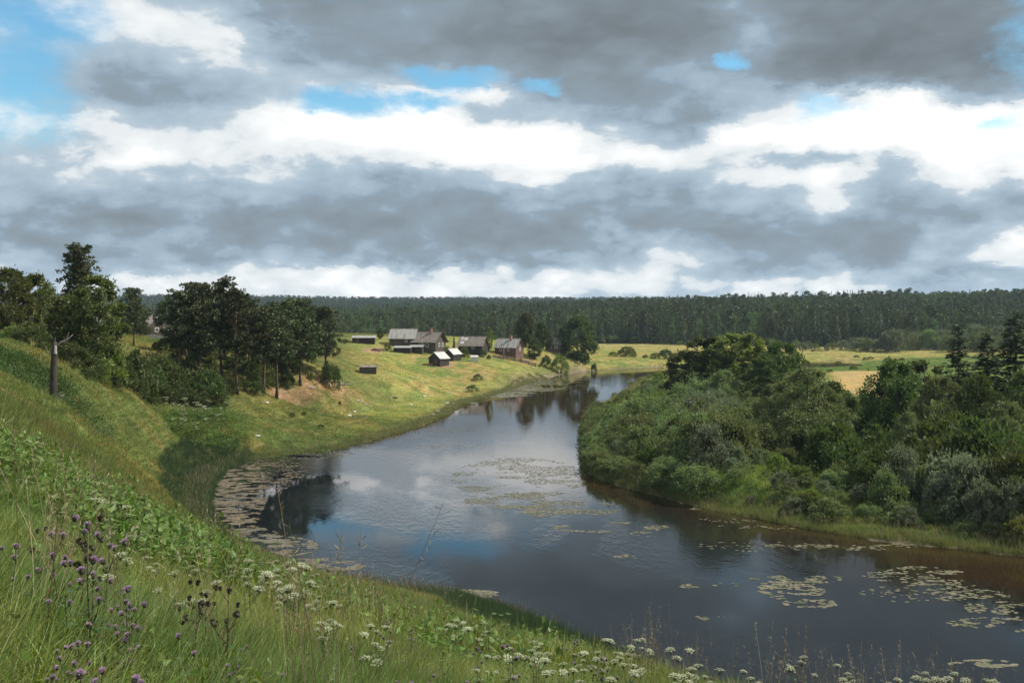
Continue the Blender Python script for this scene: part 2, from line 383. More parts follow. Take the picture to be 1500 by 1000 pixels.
def height(x, y, micro=True):
    x = np.asarray(x,float); y = np.asarray(y,float)
    xc = np.clip(x,-330,420); yc = np.clip(y,-60,620)
    t = tps(xc,yc); t = np.clip(t,.35,30)
    k = ss(430,600,y); t = t*(1-k)+far_h(x,y)*k
    if micro:
        dn = np.hypot(x,y)
        t = t+(fbm(x/6,y/6,3)-.5)*.25*ss(6,30,dn)+(fbm(x/25+5,y/25,3)-.5)*.6*ss(40,120,dn)
    jx = x+(fbm(x/5+3,y/5,3)-.5)*3*ss(40,90,y); jy = y+(fbm(x/5,y/5+9,3)-.5)*4*ss(40,90,y)
    m = y < 620
    if np.any(m):
        for k_,poly in enumerate([RIVER]+PONDS):
            d = np.full(x.shape,1e3); ins = np.zeros(x.shape,bool)
            if k_: d[m] = pdist(poly,x[m],y[m]); ins[m] = inside(poly,x[m],y[m]); rise = 4.
            else: d[m] = pdist(poly,jx[m],jy[m]); ins[m] = inside(poly,jx[m],jy[m]); rise = 5.
            out = .05+(t-.05)*ss(-.3,rise,d)
            t = np.where(ins,-np.minimum(1.6,.18*d+.04),out if k_ else np.maximum(out,.03))
    return t
def hz(x, y): return float(height(np.array([float(x)]),np.array([float(y)]))[0])
def river_d(x, y):
    d = pdist(RIVER,x,y); return np.where(inside(RIVER,x,y),-d,d)

# painted ground: the colour the ground itself has (soil, turf, sand, cut hay)
def px_of(x, y, z): d = np.maximum(y,.5); return 750+x*F/d, YH+(EYE-z)*F/d
def reg(x, y, pts, soft):
    poly = np.array(pts); d = pdist(poly,x,y); return ss(-soft,soft,np.where(inside(poly,x,y),d,-d)+(fbm(x/(soft*2)+3,y/(soft*2),3)-.5)*soft*2.4)
REDGE = [at(*p)[:2] for p in [(395,588,None,190),(420,560,None,200),(440,545,None,208),(470,552,None,214),(500,568,None,218),(520,582,None,224),(500,592,None,216),(440,594,None,198)]]
HAY = [at(*p,z=2)[:2] for p in [(1215,542),(1295,541),(1300,600),(1360,640),(1480,620),(1500,541),(1600,541),(1600,640),(1220,620)]]
VMEADOW = [at(520,612,z=1)[:2],at(545,540,d=255)[:2],at(500,510,d=300)[:2],at(520,500,d=340)[:2],at(760,500,d=480)[:2],(-150,600),(330,600),at(1500,520,z=2)[:2],at(1000,530,z=2)[:2],at(830,545,z=0)[:2],at(700,584,z=0)[:2],at(640,612,z=0)[:2]]
def ground_col(x, y):
    z_ = None
    n1 = fbm(x/14,y/14,4); n2 = fbm(x/4+31,y/4,4); n3 = fbm(x/45+7,y/45+2,3); n4 = fbm(x/1.3+11,y/1.3,3)
    C = lambda *c: np.array(c)[None,:]
    mix = lambda a,b,t: a*(1-t[:,None])+b*t[:,None]
    c = np.repeat(C(.086,.104,.028),len(x),0)
    c = mix(c,C(.155,.142,.042),ss(.42,.62,n1)); c = mix(c,C(.15,.115,.040),ss(.50,.66,n2)*.7*ss(4,30,np.hypot(x,y))); c = mix(c,C(.045,.070,.020),ss(.55,.72,1-n4)*.6)
    near = 1-ss(18,55,np.hypot(x,y)); c = mix(c,c*np.array([.82,1.0,.85]),near)
    vm = reg(x,y,VMEADOW,7.)
    m = np.repeat(C(.21,.205,.058),len(x),0); m = mix(m,C(.26,.20,.075),ss(.44,.66,n1)); m = mix(m,C(.13,.16,.042),ss(.48,.66,n2)); m = mix(m,C(.28,.23,.10),ss(430,520,y)*.7)
    c = mix(c,m,vm)
    rb = ((y > 84) & (x > 8)).astype(float)*(1-vm)
    c = mix(c,mix(np.repeat(C(.075,.115,.026),len(x),0),C(.12,.145,.036),ss(.45,.6,n2)),rb)
    c = mix(c,mix(np.repeat(C(.36,.24,.085),len(x),0),C(.30,.22,.09),ss(.4,.6,n2)),reg(x,y,HAY,4.))
    e = reg(x,y,REDGE,2.5)*ss(.30,.42,n2*.6+n4*.4); c = mix(c,C(.30,.18,.11),e)
    for (px,py,d,r) in [(652,535,305,3.0),(545,500,320,3.5),(403,560,196,2.6),(735,520,345,3),(770,519,346,3)]:
        q = at(px,py,d=d); c = mix(c,C(.30,.19,.12),1-ss(r*.4,r*1.4,np.hypot(x-q[0],(y-q[1])*.5)+(n4-.5)*3))
    dr = river_d(x,y); far = ss(150,260,y)
    mud = (1-ss(.2,1.6+3*far,dr+(n2-.5)*3))*(y > 88)*(x < 60); c = mix(c,C(.17,.135,.09),mud*.85)
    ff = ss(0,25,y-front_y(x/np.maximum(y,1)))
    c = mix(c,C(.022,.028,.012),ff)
    return np.clip(c*(.85+.3*n4[:,None]),0,1)
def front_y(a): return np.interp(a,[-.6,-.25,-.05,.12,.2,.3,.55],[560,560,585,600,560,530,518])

def make_ground():
    fr = 34*D2R
    ang = np.concatenate([np.linspace(-math.pi,-fr-.02,70)[:-1],np.linspace(-fr,fr,560),np.linspace(fr+.02,math.pi,70)[1:-1]])
    rad = np.concatenate([[.6],np.geomspace(1.2,60,120),np.geomspace(60,650,440)[1:],np.geomspace(650,3300,120)[1:]])
    A,R = np.meshgrid(ang,rad); x = (R*np.sin(A)).ravel(); y = (R*np.cos(A)).ravel()
    z = height(x,y); na,nr = len(ang),len(rad)
    V = np.stack([x,y,z],1); V = np.vstack([V,[[0,0,hz(0,0)]]])
    i,j = np.meshgrid(np.arange(nr-1),np.arange(na),indexing='ij'); j2 = (j+1)%na
    q = np.stack([i*na+j,i*na+j2,(i+1)*na+j2,(i+1)*na+j],-1).reshape(-1,4)
    c0 = nr*na; tri = np.stack([np.full(na,c0),(np.arange(na)+1)%na,np.arange(na)],1)
    loops = np.concatenate([q[:,::-1].ravel(),tri[:,::-1].ravel()])
    tot = np.concatenate([np.full(len(q),4),np.full(na,3)]); st = np.concatenate([[0],np.cumsum(tot)[:-1]])
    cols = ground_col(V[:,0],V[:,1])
    def b(nt,out):
        a = N(nt,'ShaderNodeAttribute'); a.attribute_name = 'Col'
        g = N(nt,'ShaderNodeNewGeometry')
        f1 = noise(nt,g.outputs['Position'],2.2,6,.7); f2 = noise(nt,g.outputs['Position'],.35,4,.65)
        k = math_(nt,'MULTIPLY_ADD',maprange(nt,f1,.3,.7),.8,.6); k2 = math_(nt,'MULTIPLY_ADD',maprange(nt,f2,.3,.7),.4,.8)
        c = mixc(nt,1.,a.outputs['Color'],math_(nt,'MULTIPLY',k,k2),'MULTIPLY')
        p = N(nt,'ShaderNodeBsdfPrincipled',Roughness=.95); p.inputs['Specular IOR Level'].default_value = .1
        bp = N(nt,'ShaderNodeBump',Strength=.7,Distance=.25); L(nt,f1,bp.inputs['Height']); L(nt,bp.outputs[0],p.inputs['Normal'])
        L(nt,c,p.inputs['Base Color']); L(nt,p.outputs[0],out.inputs[0])
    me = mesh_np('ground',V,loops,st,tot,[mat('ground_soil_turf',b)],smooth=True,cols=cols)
    tag(obj('ground',me),kind='structure')
make_ground()

# ------------------------------------------------------------------ water
def water_mat():
    def b(nt,out):
        g = N(nt,'ShaderNodeNewGeometry'); P = g.outputs['Position']
        mp = N(nt,'ShaderNodeMapping'); mp.inputs['Rotation'].default_value = (0,0,.35); mp.inputs['Scale'].default_value = (1.,.55,1); L(nt,P,mp.inputs[0])
        r1 = noise(nt,mp.outputs[0],1.1,4,.6); r2 = noise(nt,mp.outputs[0],3.2,3,.6)
        mp2 = N(nt,'ShaderNodeMapping'); mp2.inputs['Rotation'].default_value = (0,0,.6); mp2.inputs['Scale'].default_value = (.9,.28,1); L(nt,P,mp2.inputs[0])
        calm = noise(nt,mp2.outputs[0],.07,5,.6,.8); wind = maprange(nt,calm,.38,.56)
        # a lane of slack water crosses the bend, and the water under the far trees lies still
        vm_ = N(nt,'ShaderNodeVectorMath'); vm_.operation = 'DOT_PRODUCT'; L(nt,P,vm_.inputs[0]); vm_.inputs[1].default_value = (.63,.777,0)
        u = math_(nt,'ADD',math_(nt,'ABSOLUTE',math_(nt,'SUBTRACT',vm_.outputs['Value'],66.5)),math_(nt,'MULTIPLY',math_(nt,'SUBTRACT',calm,.5),14.))
        vm3 = N(nt,'ShaderNodeVectorMath'); vm3.operation = 'DOT_PRODUCT'; L(nt,P,vm3.inputs[0]); vm3.inputs[1].default_value = (.82,.572,0)
        wind = math_(nt,'MULTIPLY',wind,maprange(nt,u,3.,9.,.05,1.))
        wind = math_(nt,'MULTIPLY',wind,maprange(nt,vm3.outputs['Value'],66.,80.,1.,.25))
        h = math_(nt,'ADD',r1,math_(nt,'MULTIPLY',r2,.35))
        st = math_(nt,'MULTIPLY_ADD',wind,.046,.004)
        bp = N(nt,'ShaderNodeBump',Distance=1.); L(nt,h,bp.inputs['Height']); L(nt,st,bp.inputs['Strength'])
        p = N(nt,'ShaderNodeBsdfPrincipled',Roughness=.06,IOR=1.333); L(nt,bp.outputs[0],p.inputs['Normal'])
        L(nt,math_(nt,'MULTIPLY_ADD',wind,.10,.015),p.inputs['Roughness'])
        vd = N(nt,'ShaderNodeVectorMath'); vd.operation = 'DOT_PRODUCT'; L(nt,P,vd.inputs[0]); vd.inputs[1].default_value = (.82,.572,0)
        f = noise(nt,P,.09,4,.6); un = math_(nt,'ADD',vd.outputs['Value'],math_(nt,'MULTIPLY',math_(nt,'SUBTRACT',f,.5),22.)); c = mixc(nt,maprange(nt,un,68.,84.),(.008,.010,.012),(.026,.0155,.007)); L(nt,c,p.inputs['Base Color'])  # brown painted into the body colour where the right-bank trees reflect, bluer in open water
        L(nt,p.outputs[0],out.inputs[0])
    return mat('river_water',b)
def make_water():
    mb = MB(); wm = water_mat(); n = 40
    mb.add([(-110,30,0),(480,30,0),(480,620,0),(-110,620,0)],[(0,1,2,3)])
    tag(mb.build('river_water',wm),kind='structure')
make_water()
# ------------------------------------------------------------------ leaves: many small diamond faces
def rnd_dirs(n, r):
    v = r.normal(size=(n,3)); return v/np.linalg.norm(v,axis=1,keepdims=True)
def diamonds(P, A, Nn, ln, wd, fold=.0):
    """P tips' roots (n,3), A long axis, Nn rough normal, ln/wd lengths -> quads"""
    A = A/np.linalg.norm(A,axis=1,keepdims=True); S = np.cross(A,Nn); S /= np.linalg.norm(S,axis=1,keepdims=True)+1e-9
    ln = np.asarray(ln)[:,None]; wd = np.asarray(wd)[:,None]
    return np.stack([P, P+A*ln*.45+S*wd*.5, P+A*ln, P+A*ln*.45-S*wd*.5],1).reshape(-1,3)
def quads_mesh(name, V, mats, midx=None, extra=None):
    """V (4n,3) diamonds, extra = MB with wood (material 1)"""
    n = len(V)//4; loops = np.arange(4*n); st = np.arange(n)*4; tot = np.full(n,4); mi = np.zeros(n,int) if midx is None else midx
    if extra is not None and extra.f:
        ev = np.array([tuple(v) for v in extra.v]); el = np.concatenate([np.array(f) for f in extra.f])+4*n; et = np.array([len(f) for f in extra.f])
        es = 4*n+np.concatenate([[0],np.cumsum(et)[:-1]])
        V = np.vstack([V,ev]); loops = np.concatenate([loops,el]); st = np.concatenate([st,es]); tot = np.concatenate([tot,et]); mi = np.concatenate([mi,np.array(extra.m)+1])
    return mesh_np(name,V,loops,st,tot,mats,midx=mi)
def clumps(cent, rad, per, size, r, flat=.75, aspect=1.6, up=.3, shell=.45):
    """leaf sprays round clump centres"""
    cent = np.asarray(cent); rad = np.asarray(rad); k = len(cent); n = k*per
    ci = np.repeat(np.arange(k),per); d = rnd_dirs(n,r); rr = r.rand(n)**shell
    P = cent[ci]+d*(rad[ci]*rr)[:,None]*np.array([1,1,flat])
    A = d+r.normal(size=(n,3))*.7; A[:,2] += up; Nn = rnd_dirs(n,r)
    s = size*(.6+.8*r.rand(n)); return diamonds(P,A,Nn,s*aspect,s)

# foliage and bark
M_BIRCH = leaf_mat('birch_leaves',(.062,.085,.018),(.135,.155,.040),.32)
M_ALDER = leaf_mat('alder_leaves',(.045,.070,.018),(.105,.130,.036),.28)
M_WILLOW = leaf_mat('willow_leaves',(.110,.145,.055),(.20,.225,.105),.40,tcol=(1.1,1.2,.6))
M_SALLOW = leaf_mat('grey_willow_leaves',(.12,.145,.088),(.20,.215,.145),.35,tcol=(1.,1.1,.7))
M_LIME = leaf_mat('bright_leaves',(.115,.150,.030),(.21,.23,.06),.35)
M_PINE = leaf_mat('pine_needles',(.045,.060,.024),(.100,.110,.045),.12,rough=.5)
M_SPRUCE = leaf_mat('spruce_needles',(.028,.044,.020),(.070,.088,.036),.10,rough=.5)
M_PINEBARK = mat('pine_bark', lambda nt,out: None)
def _pb(nt,out):
    tc = N(nt,'ShaderNodeTexCoord'); s = N(nt,'ShaderNodeSeparateXYZ'); L(nt,tc.outputs['Object'],s.inputs[0])
    f = noise(nt,tc.outputs['Object'],3.,5,.7); c = mixc(nt,maprange(nt,s.outputs[2],3.,8.),(.075,.058,.045),(.27,.13,.065))
    c = mixc(nt,maprange(nt,f,.35,.65),c,(.07,.05,.04)); p = N(nt,'ShaderNodeBsdfPrincipled',Roughness=.9); L(nt,c,p.inputs['Base Color']); L(nt,p.outputs[0],out.inputs[0])
M_PINEBARK = mat('pine_bark',_pb)
M_BARK = rough_mat('grey_bark',(.055,.045,.038),(.12,.105,.09),4,.5,stretch=(1,1,.3))
M_BIRCHBARK = rough_mat('birch_bark',(.08,.07,.06),(.38,.36,.33),3,.2,stretch=(1,1,2.5))
M_DEADWOOD = rough_mat('dead_grey_wood',(.16,.14,.12),(.36,.33,.30),5,.4,stretch=(1,1,.4))

def limbs(mb, H, r0, ends, r, start=.25, wob=.03, m=0, lean=(0,0), top=1.0):
    """tapered trunk plus limbs that end at the given points"""
    k = 9; tr = []
    for i in range(k):
        t = i/(k-1); tr.append(Vector((lean[0]*t*t*H+wob*H*math.sin(t*5+r.rand()*.6)*.5, lean[1]*t*t*H+wob*H*math.cos(t*4+r.rand()*.6)*.4-wob*H*.4, H*top*t)))
    tr[0] = Vector((0,0,-.6)); rad = [r0*(1-.86*(i/(k-1))**.85) for i in range(k)]; rad[0] = r0*1.35
    mb.tube(tr,rad,8,m)
    for e in ends:
        e = Vector(e); zt = max(start*H, e.z-(.25+.5*r.rand())*math.hypot(e.x,e.y)-.2); zt = min(zt,H*top*.95); t = zt/(H*top)*(k-1); i = min(k-2,int(t)); b = tr[i].lerp(tr[i+1],t-i)
        rr = max(.02,rad[i]*.42); mid = b.lerp(e,.5)+Vector((r.normal()*.15,r.normal()*.15,.12*(e-b).length*(.2+r.rand())))
        mb.tube([b,mid,e],[rr,rr*.6,rr*.18],5,m,cap=False)
    return tr
def broadleaf(name, H, R, base=.18, n=60, per=150, size=.26, seed=1, leaf=None, bark=None, r0=.22, shape='oval', flat=.8, lean=(0,0), crad=.20, gaps=.0):
    """crown and trunk meshes of a broad leaved tree"""
    r = np.random.RandomState(seed); C = []; rad = []
    zb = base*H; ch = H-zb
    while len(C) < n:
        u = r.rand(); a = r.rand()*2*math.pi
        prof = {'oval':(math.sin(math.pi*min(.97,(u*.86+.12)))**.7), 'cone':(1-u)**.75*.95+.1, 'dome':math.sqrt(max(0,1-u**2.2))*.95+.05, 'column':(1-abs(u-.4)**2*1.6)}[shape]
        q = R*prof*(.30+.72*r.rand()**.5)*(.8+.4*fbm(np.array([a*1.3+seed]),np.array([u*4.]),2)[0])
        p = (q*math.cos(a)+lean[0]*u*H, q*math.sin(a)+lean[1]*u*H, zb+ch*(.06+.88*u))
        if gaps and vn(np.array([p[0]*.5+seed]),np.array([p[2]*.5+p[1]*.3]))[0] < gaps: continue
        C.append(p); rad.append(crad*R*(.65+.7*r.rand())*(1.1-.45*u))
    V = clumps(C,rad,per,size,r,flat)
    # loose outer sprays, so that the outline stays ragged
    o = clumps(np.array(C)*np.array([1.06,1.06,1.02]),np.array(rad)*1.5,max(8,per//9),size,r,flat,shell=.25)
    mb = MB(); es = [C[i] for i in r.choice(len(C),min(len(C),22),replace=False)]
    limbs(mb,H*.9,r0,es,r,base*.9,lean=lean)
    return quads_mesh(name+'_crown',np.vstack([V,o]),[leaf or M_BIRCH]), mb.mesh(name+'_trunk',bark or M_BARK,True)
def pine(name, H, R, base=.42, seed=1, r0=.22, n=26, per=210, lean=(0,0), size=.20, cone=False, crad=1.):
    r = np.random.RandomState(seed); C = []; rad = []; sub = []
    for i in range(n):
        u = (i+.5)/n; a = i*2.4+r.rand()*.9; prof = (1-u)**.9+.04 if cone else (math.sin(math.pi*(u*.72+.22))**.8)
        q = R*prof*(.45+.6*r.rand()); e = np.array([q*math.cos(a)+lean[0]*H*u,q*math.sin(a)+lean[1]*H*u,H*(base+(1-base)*(u*.93+.03))])
        C.append(e); 
        for k in range(5):
            s = e*np.array([1,1,1])+np.array([r.normal()*.26*R*crad,r.normal()*.26*R*crad,r.normal()*.30]); sub.append(s); rad.append(R*.145*crad*(.6+.7*r.rand()))
        m = e*np.array([.5,.5,1])-np.array([0,0,.15]); sub.append(m); rad.append(R*.14)
    per_ = max(10,per//4)
    V = clumps(sub,rad,per_,size,r,.45,1.9,up=.7)
    mb = MB(); tr = limbs(mb,H*.97,r0,C,r,base*.8,wob=.025,lean=lean)
    for k in range(5):      # dead stubs below the crown
        z = H*(base*(.35+.6*r.rand())); a = r.rand()*6.3; b = Vector((lean[0]*(z/H)**2*H,lean[1]*(z/H)**2*H,z)); mb.tube([b,b+Vector((math.cos(a)*.9,math.sin(a)*.9,.1))],[.04,.015],4)
    return quads_mesh(name+'_crown',V,[M_PINE]), mb.mesh(name+'_trunk',M_PINEBARK,True)
def spruce(name, H, R, base=.05, seed=1, r0=.2, layers=26, sparse=0., size=.22, leaf=None, dens=1., droop=.35):
    r = np.random.RandomState(seed); mb = MB(); P = []; A = []; NN = []; ln = []
    mb.tube([(0,0,-.5),(0,0,H*.5),(0,0,H)],[r0,r0*.55,.02],7)
    for l in range(layers):
        u = (l+.3)/layers; z = H*(base+(1-base)*u); nb = max(4,int(8-3*u)); Lb = R*((1-u)**.85*.95+.05)*(.8+.35*r.rand())
        if sparse and r.rand() < sparse*.35: continue
        for b in range(nb):
            if r.rand() < sparse: continue
            z = H*(base+(1-base)*min(.985,max(0.,u+r.normal()*.035)))
            a = 2*math.pi*(b+r.rand()*.8)/nb+l*.7; lb = Lb*(.7+.5*r.rand()); rise = .12 if u > .6 else -.05
            k = max(6,int(lb*26*dens)); t = r.rand(k)**.7; sag = rise*t*lb-droop*lb*t*t+.10*lb*np.maximum(0,t-.75)*4
            px = np.cos(a)*t*lb; py = np.sin(a)*t*lb; w_ = .16*lb*(1-t)+.12
            P.append(np.stack([px-np.sin(a)*r.normal(size=k)*w_,py+np.cos(a)*r.normal(size=k)*w_,z+sag+r.normal(size=k)*.06],1))
            A.append(np.stack([np.cos(a)+r.normal(size=k)*.6,np.sin(a)+r.normal(size=k)*.6,-.35+r.normal(size=k)*.35],1)); NN.append(np.stack([r.normal(size=k)*.5,r.normal(size=k)*.5,np.ones(k)],1)); ln.append(size*(.7+.8*r.rand(k))*1.8)
            if lb > 1.2: mb.tube([(0,0,z),(math.cos(a)*lb*.8,math.sin(a)*lb*.8,z+rise*.8*lb-droop*lb*.6)],[.035,.01],3,cap=False)
    k = 40; P.append(np.stack([r.normal(size=k)*.06,r.normal(size=k)*.06,H*(.93+.07*r.rand(k))],1)); A.append(np.stack([r.normal(size=k)*.5,r.normal(size=k)*.5,np.ones(k)],1)); NN.append(rnd_dirs(k,r)); ln.append(np.full(k,size))
    P = np.vstack(P); A = np.vstack(A); NN = np.vstack(NN); ln = np.concatenate(ln)
    return quads_mesh(name+'_crown',diamonds(P,A,NN,ln,ln*.42),[leaf or M_SPRUCE]), mb.mesh(name+'_trunk',M_BARK,True)
def bush(name, H, R, seed=1, n=26, per=130, size=.17, leaf=None, base=.0, crad=.30):
    """one mesh: foliage from the ground up with its stems"""
    r = np.random.RandomState(seed); C = []; rad = []
    for i in range(n):
        a = i*2.4+r.rand(); u = r.rand()**.8; q = R*math.sqrt(max(.02,1-(u*.93)**2.2))*(.35+.65*r.rand()**.5); C.append((q*math.cos(a),q*math.sin(a),H*(base+(1-base)*u*.9)+.15)); rad.append(crad*R*(.6+.7*r.rand())*(1-.35*u))
    V = clumps(C,rad,per,size,r,.85,1.9,up=.8)
    k = per*n//7; d = rnd_dirs(k,r); d[:,2] = abs(d[:,2]); P = d*np.array([R,R,H])*(.86+.22*r.rand(k))[:,None]*(.75+.5*fbm(d[:,0]*2+seed+5,d[:,1]*2+d[:,2]*2+5,2))[:,None]
    A = d*.5+np.array([0,0,1.])+r.normal(size=(k,3))*.3; V = np.vstack([V,diamonds(P,A,rnd_dirs(k,r),size*2.2*(.6+.8*r.rand(k)),np.full(k,size*.8))])
    mb = MB()
    for i in range(9):
        c = C[r.randint(len(C))]; mb.tube([(c[0]*.15,c[1]*.15,-.3),(c[0]*.5,c[1]*.5,c[2]*.6),c],[.06,.04,.015],4,cap=False)
    return quads_mesh(name,V,[leaf or M_WILLOW,M_BARK],extra=mb)

def tree_proto(name, meshes, label=None, cat='tree', group=None):
    root = empty(name); tag(root,label,cat,group); obj('crown',meshes[0],root); obj('trunk',meshes[1],root); return root
class Kind:
    """first call places the source itself, later calls place copies"""
    def __init__(s, name, meshes, H, cat='tree'): s.name = name; s.m = meshes; s.H = H; s.cat = cat; s.root = None
    def put(s, x, y, h, label, group=None, rz=None, wide=1., z=None, sink=.1):
        k = h/s.H; rz = random.random()*6.283 if rz is None else rz; zz = (hz(x,y) if z is None else z)-sink
        if s.root is None:
            s.root = empty(s.name); s.root['category'] = s.cat; obj('crown',s.m[0],s.root); obj('trunk',s.m[1],s.root); r = s.root
            r.location = (x,y,zz); r.rotation_euler = (0,0,rz); r.scale = (k*wide,k*wide,k)
        else: r = copy_thing(s.root,(x,y,zz),rz,(k*wide,k*wide,k))
        for q in ('label','group'):
            if q in r: del r[q]
        tag(r,label,None,group); return r
def put_top(kind, px, top, d, label, group=None, wide=1., rz=None, hmin=2.):
    """stand the tree at depth d in column px so that its top reaches row top"""
    x = (px-750)*d/F; g = hz(x,d); zt = EYE-(top-YH)*d/F; return kind.put(x,d,max(hmin,zt-g),label,group,rz,wide)
class One:
    """things of one mesh (bushes, far trees)"""
    def __init__(s, name, meshes, H, cat): s.name = name; s.ms = meshes; s.H = H; s.cat = cat
    def put(s, x, y, h, label, group=None, wide=1., k=None, sink=.1):
        me = s.ms[random.randrange(len(s.ms)) if k is None else k]; o = bpy.data.objects.new(s.name,me); q = h/s.H
        o.location = (x,y,hz(x,y)-sink); o.rotation_euler = (0,0,random.random()*6.283); o.scale = (q*wide,q*wide,q); link(o); return tag(o,label,s.cat,group)

# ------------------------------------------------------------------ scatter of uncountable cover (kind = stuff)
def scatter(name, temps, pts, rot, scl, idx, col, label):
    """points carry rotation, size, colour; geometry nodes put a small template on each"""
    me = bpy.data.meshes.new(name); me.vertices.add(len(pts)); me.vertices.foreach_set('co',np.asarray(pts,np.float32).ravel())
    def at_(n,t,v,f): a = me.attributes.new(n,t,'POINT'); a.data.foreach_set(f,np.asarray(v).ravel())
    at_('rot','FLOAT_VECTOR',np.asarray(rot,np.float32),'vector'); at_('scl','FLOAT_VECTOR',np.asarray(scl,np.float32),'vector'); at_('idx','INT',np.asarray(idx,np.int32),'value')
    c = np.ones((len(pts),4),np.float32); c[:,:3] = col; at_('gcol','FLOAT_COLOR',c,'color')
    o = link(bpy.data.objects.new(name,me)); tag(o,label,None,None,'stuff')
    ng = bpy.data.node_groups.new(name+'_scatter','GeometryNodeTree')
    ng.interface.new_socket('Geometry',in_out='INPUT',socket_type='NodeSocketGeometry'); ng.interface.new_socket('Geometry',in_out='OUTPUT',socket_type='NodeSocketGeometry')
    gi = ng.nodes.new('NodeGroupInput'); go = ng.nodes.new('NodeGroupOutput'); jn = ng.nodes.new('GeometryNodeJoinGeometry')
    def attr(n,t): a = ng.nodes.new('GeometryNodeInputNamedAttribute'); a.data_type = t; a.inputs[0].default_value = n; return a.outputs[0]
    r_,s_,i_ = attr('rot','FLOAT_VECTOR'),attr('scl','FLOAT_VECTOR'),attr('idx','INT')
    for k,t in enumerate(temps):
        oi = ng.nodes.new('GeometryNodeObjectInfo'); oi.inputs[0].default_value = t
        ip = ng.nodes.new('GeometryNodeInstanceOnPoints'); cmp = ng.nodes.new('FunctionNodeCompare'); cmp.data_type = 'INT'; cmp.operation = 'EQUAL'
        ng.links.new(i_,cmp.inputs[2]); cmp.inputs[3].default_value = k
        ng.links.new(gi.outputs[0],ip.inputs['Points']); ng.links.new(cmp.outputs[0],ip.inputs['Selection']); ng.links.new(oi.outputs['Geometry'],ip.inputs['Instance'])
        ng.links.new(r_,ip.inputs['Rotation']); ng.links.new(s_,ip.inputs['Scale']); ng.links.new(ip.outputs[0],jn.inputs[0])
    ng.links.new(jn.outputs[0],go.inputs[0]); md = o.modifiers.new('scatter','NODES'); md.node_group = ng
    return o
def template(name, me): return bpy.data.objects.new(name,me)     # never linked to the scene itself

# ================================================================== the far forest
def far_tree(name, kind, seed):
    r = np.random.RandomState(seed); mb = MB(); H = 20.
    if kind == 'spruce':
        n = 520; u = r.rand(n)**1.25; z = 1.5+18.3*u; q = 2.6*(1-u)**.8*(.45+.65*r.rand(n))+.12; a = r.rand(n)*6.283
        P = np.stack([q*np.cos(a),q*np.sin(a),z],1); A = np.stack([np.cos(a),np.sin(a),np.full(n,-.7)],1)+r.normal(size=(n,3))*.35; s = .82*(1-.5*u)*(.7+.6*r.rand(n))
        V = diamonds(P-A*.25,A,np.stack([np.cos(a),np.sin(a),np.full(n,.9)],1),s,s*.6); m = M_SPRUCE
    elif kind == 'pine':
        C = []; rad = []
        for i in range(16): u = r.rand(); a = r.rand()*6.3; q = 2.1*math.sin(math.pi*(u*.7+.2))*(.3+.7*r.rand()); C.append((q*math.cos(a),q*math.sin(a),9+10*u)); rad.append(1.15*(.7+.5*r.rand()))
        V = clumps(C,rad,38,.44,r,.6,1.5,up=.4); m = M_PINE
    else:
        C = []; rad = []
        for i in range(20): u = r.rand(); a = r.rand()*6.3; q = 2.6*math.sin(math.pi*(u*.8+.14))**.8*(.3+.7*r.rand()); C.append((q*math.cos(a),q*math.sin(a),3.5+15.5*u)); rad.append(1.35*(.7+.5*r.rand())*(1.1-.5*u))
        V = clumps(C,rad,38,.44,r,.9,1.4,up=.3); m = M_FARBIRCH
    mb.tube([(0,0,-1),(0,0,H*.5),(0,0,H*.93)],[.22,.14,.03],5)
    return quads_mesh(name,V,[m,M_BIRCHBARK if kind == 'birch' else M_BARK],extra=mb)
M_FARBIRCH = leaf_mat('far_birch_leaves',(0.052,0.085,0.026),(0.111,0.143,0.047),.25,obj_var=.3)
FS = [far_tree('spruce_mesh','spruce',s) for s in (1,2,3)]; FP = [far_tree('pine_mesh','pine',s) for s in (4,5)]; FB = [far_tree('birch_mesh','birch',s) for s in (6,7,8)]
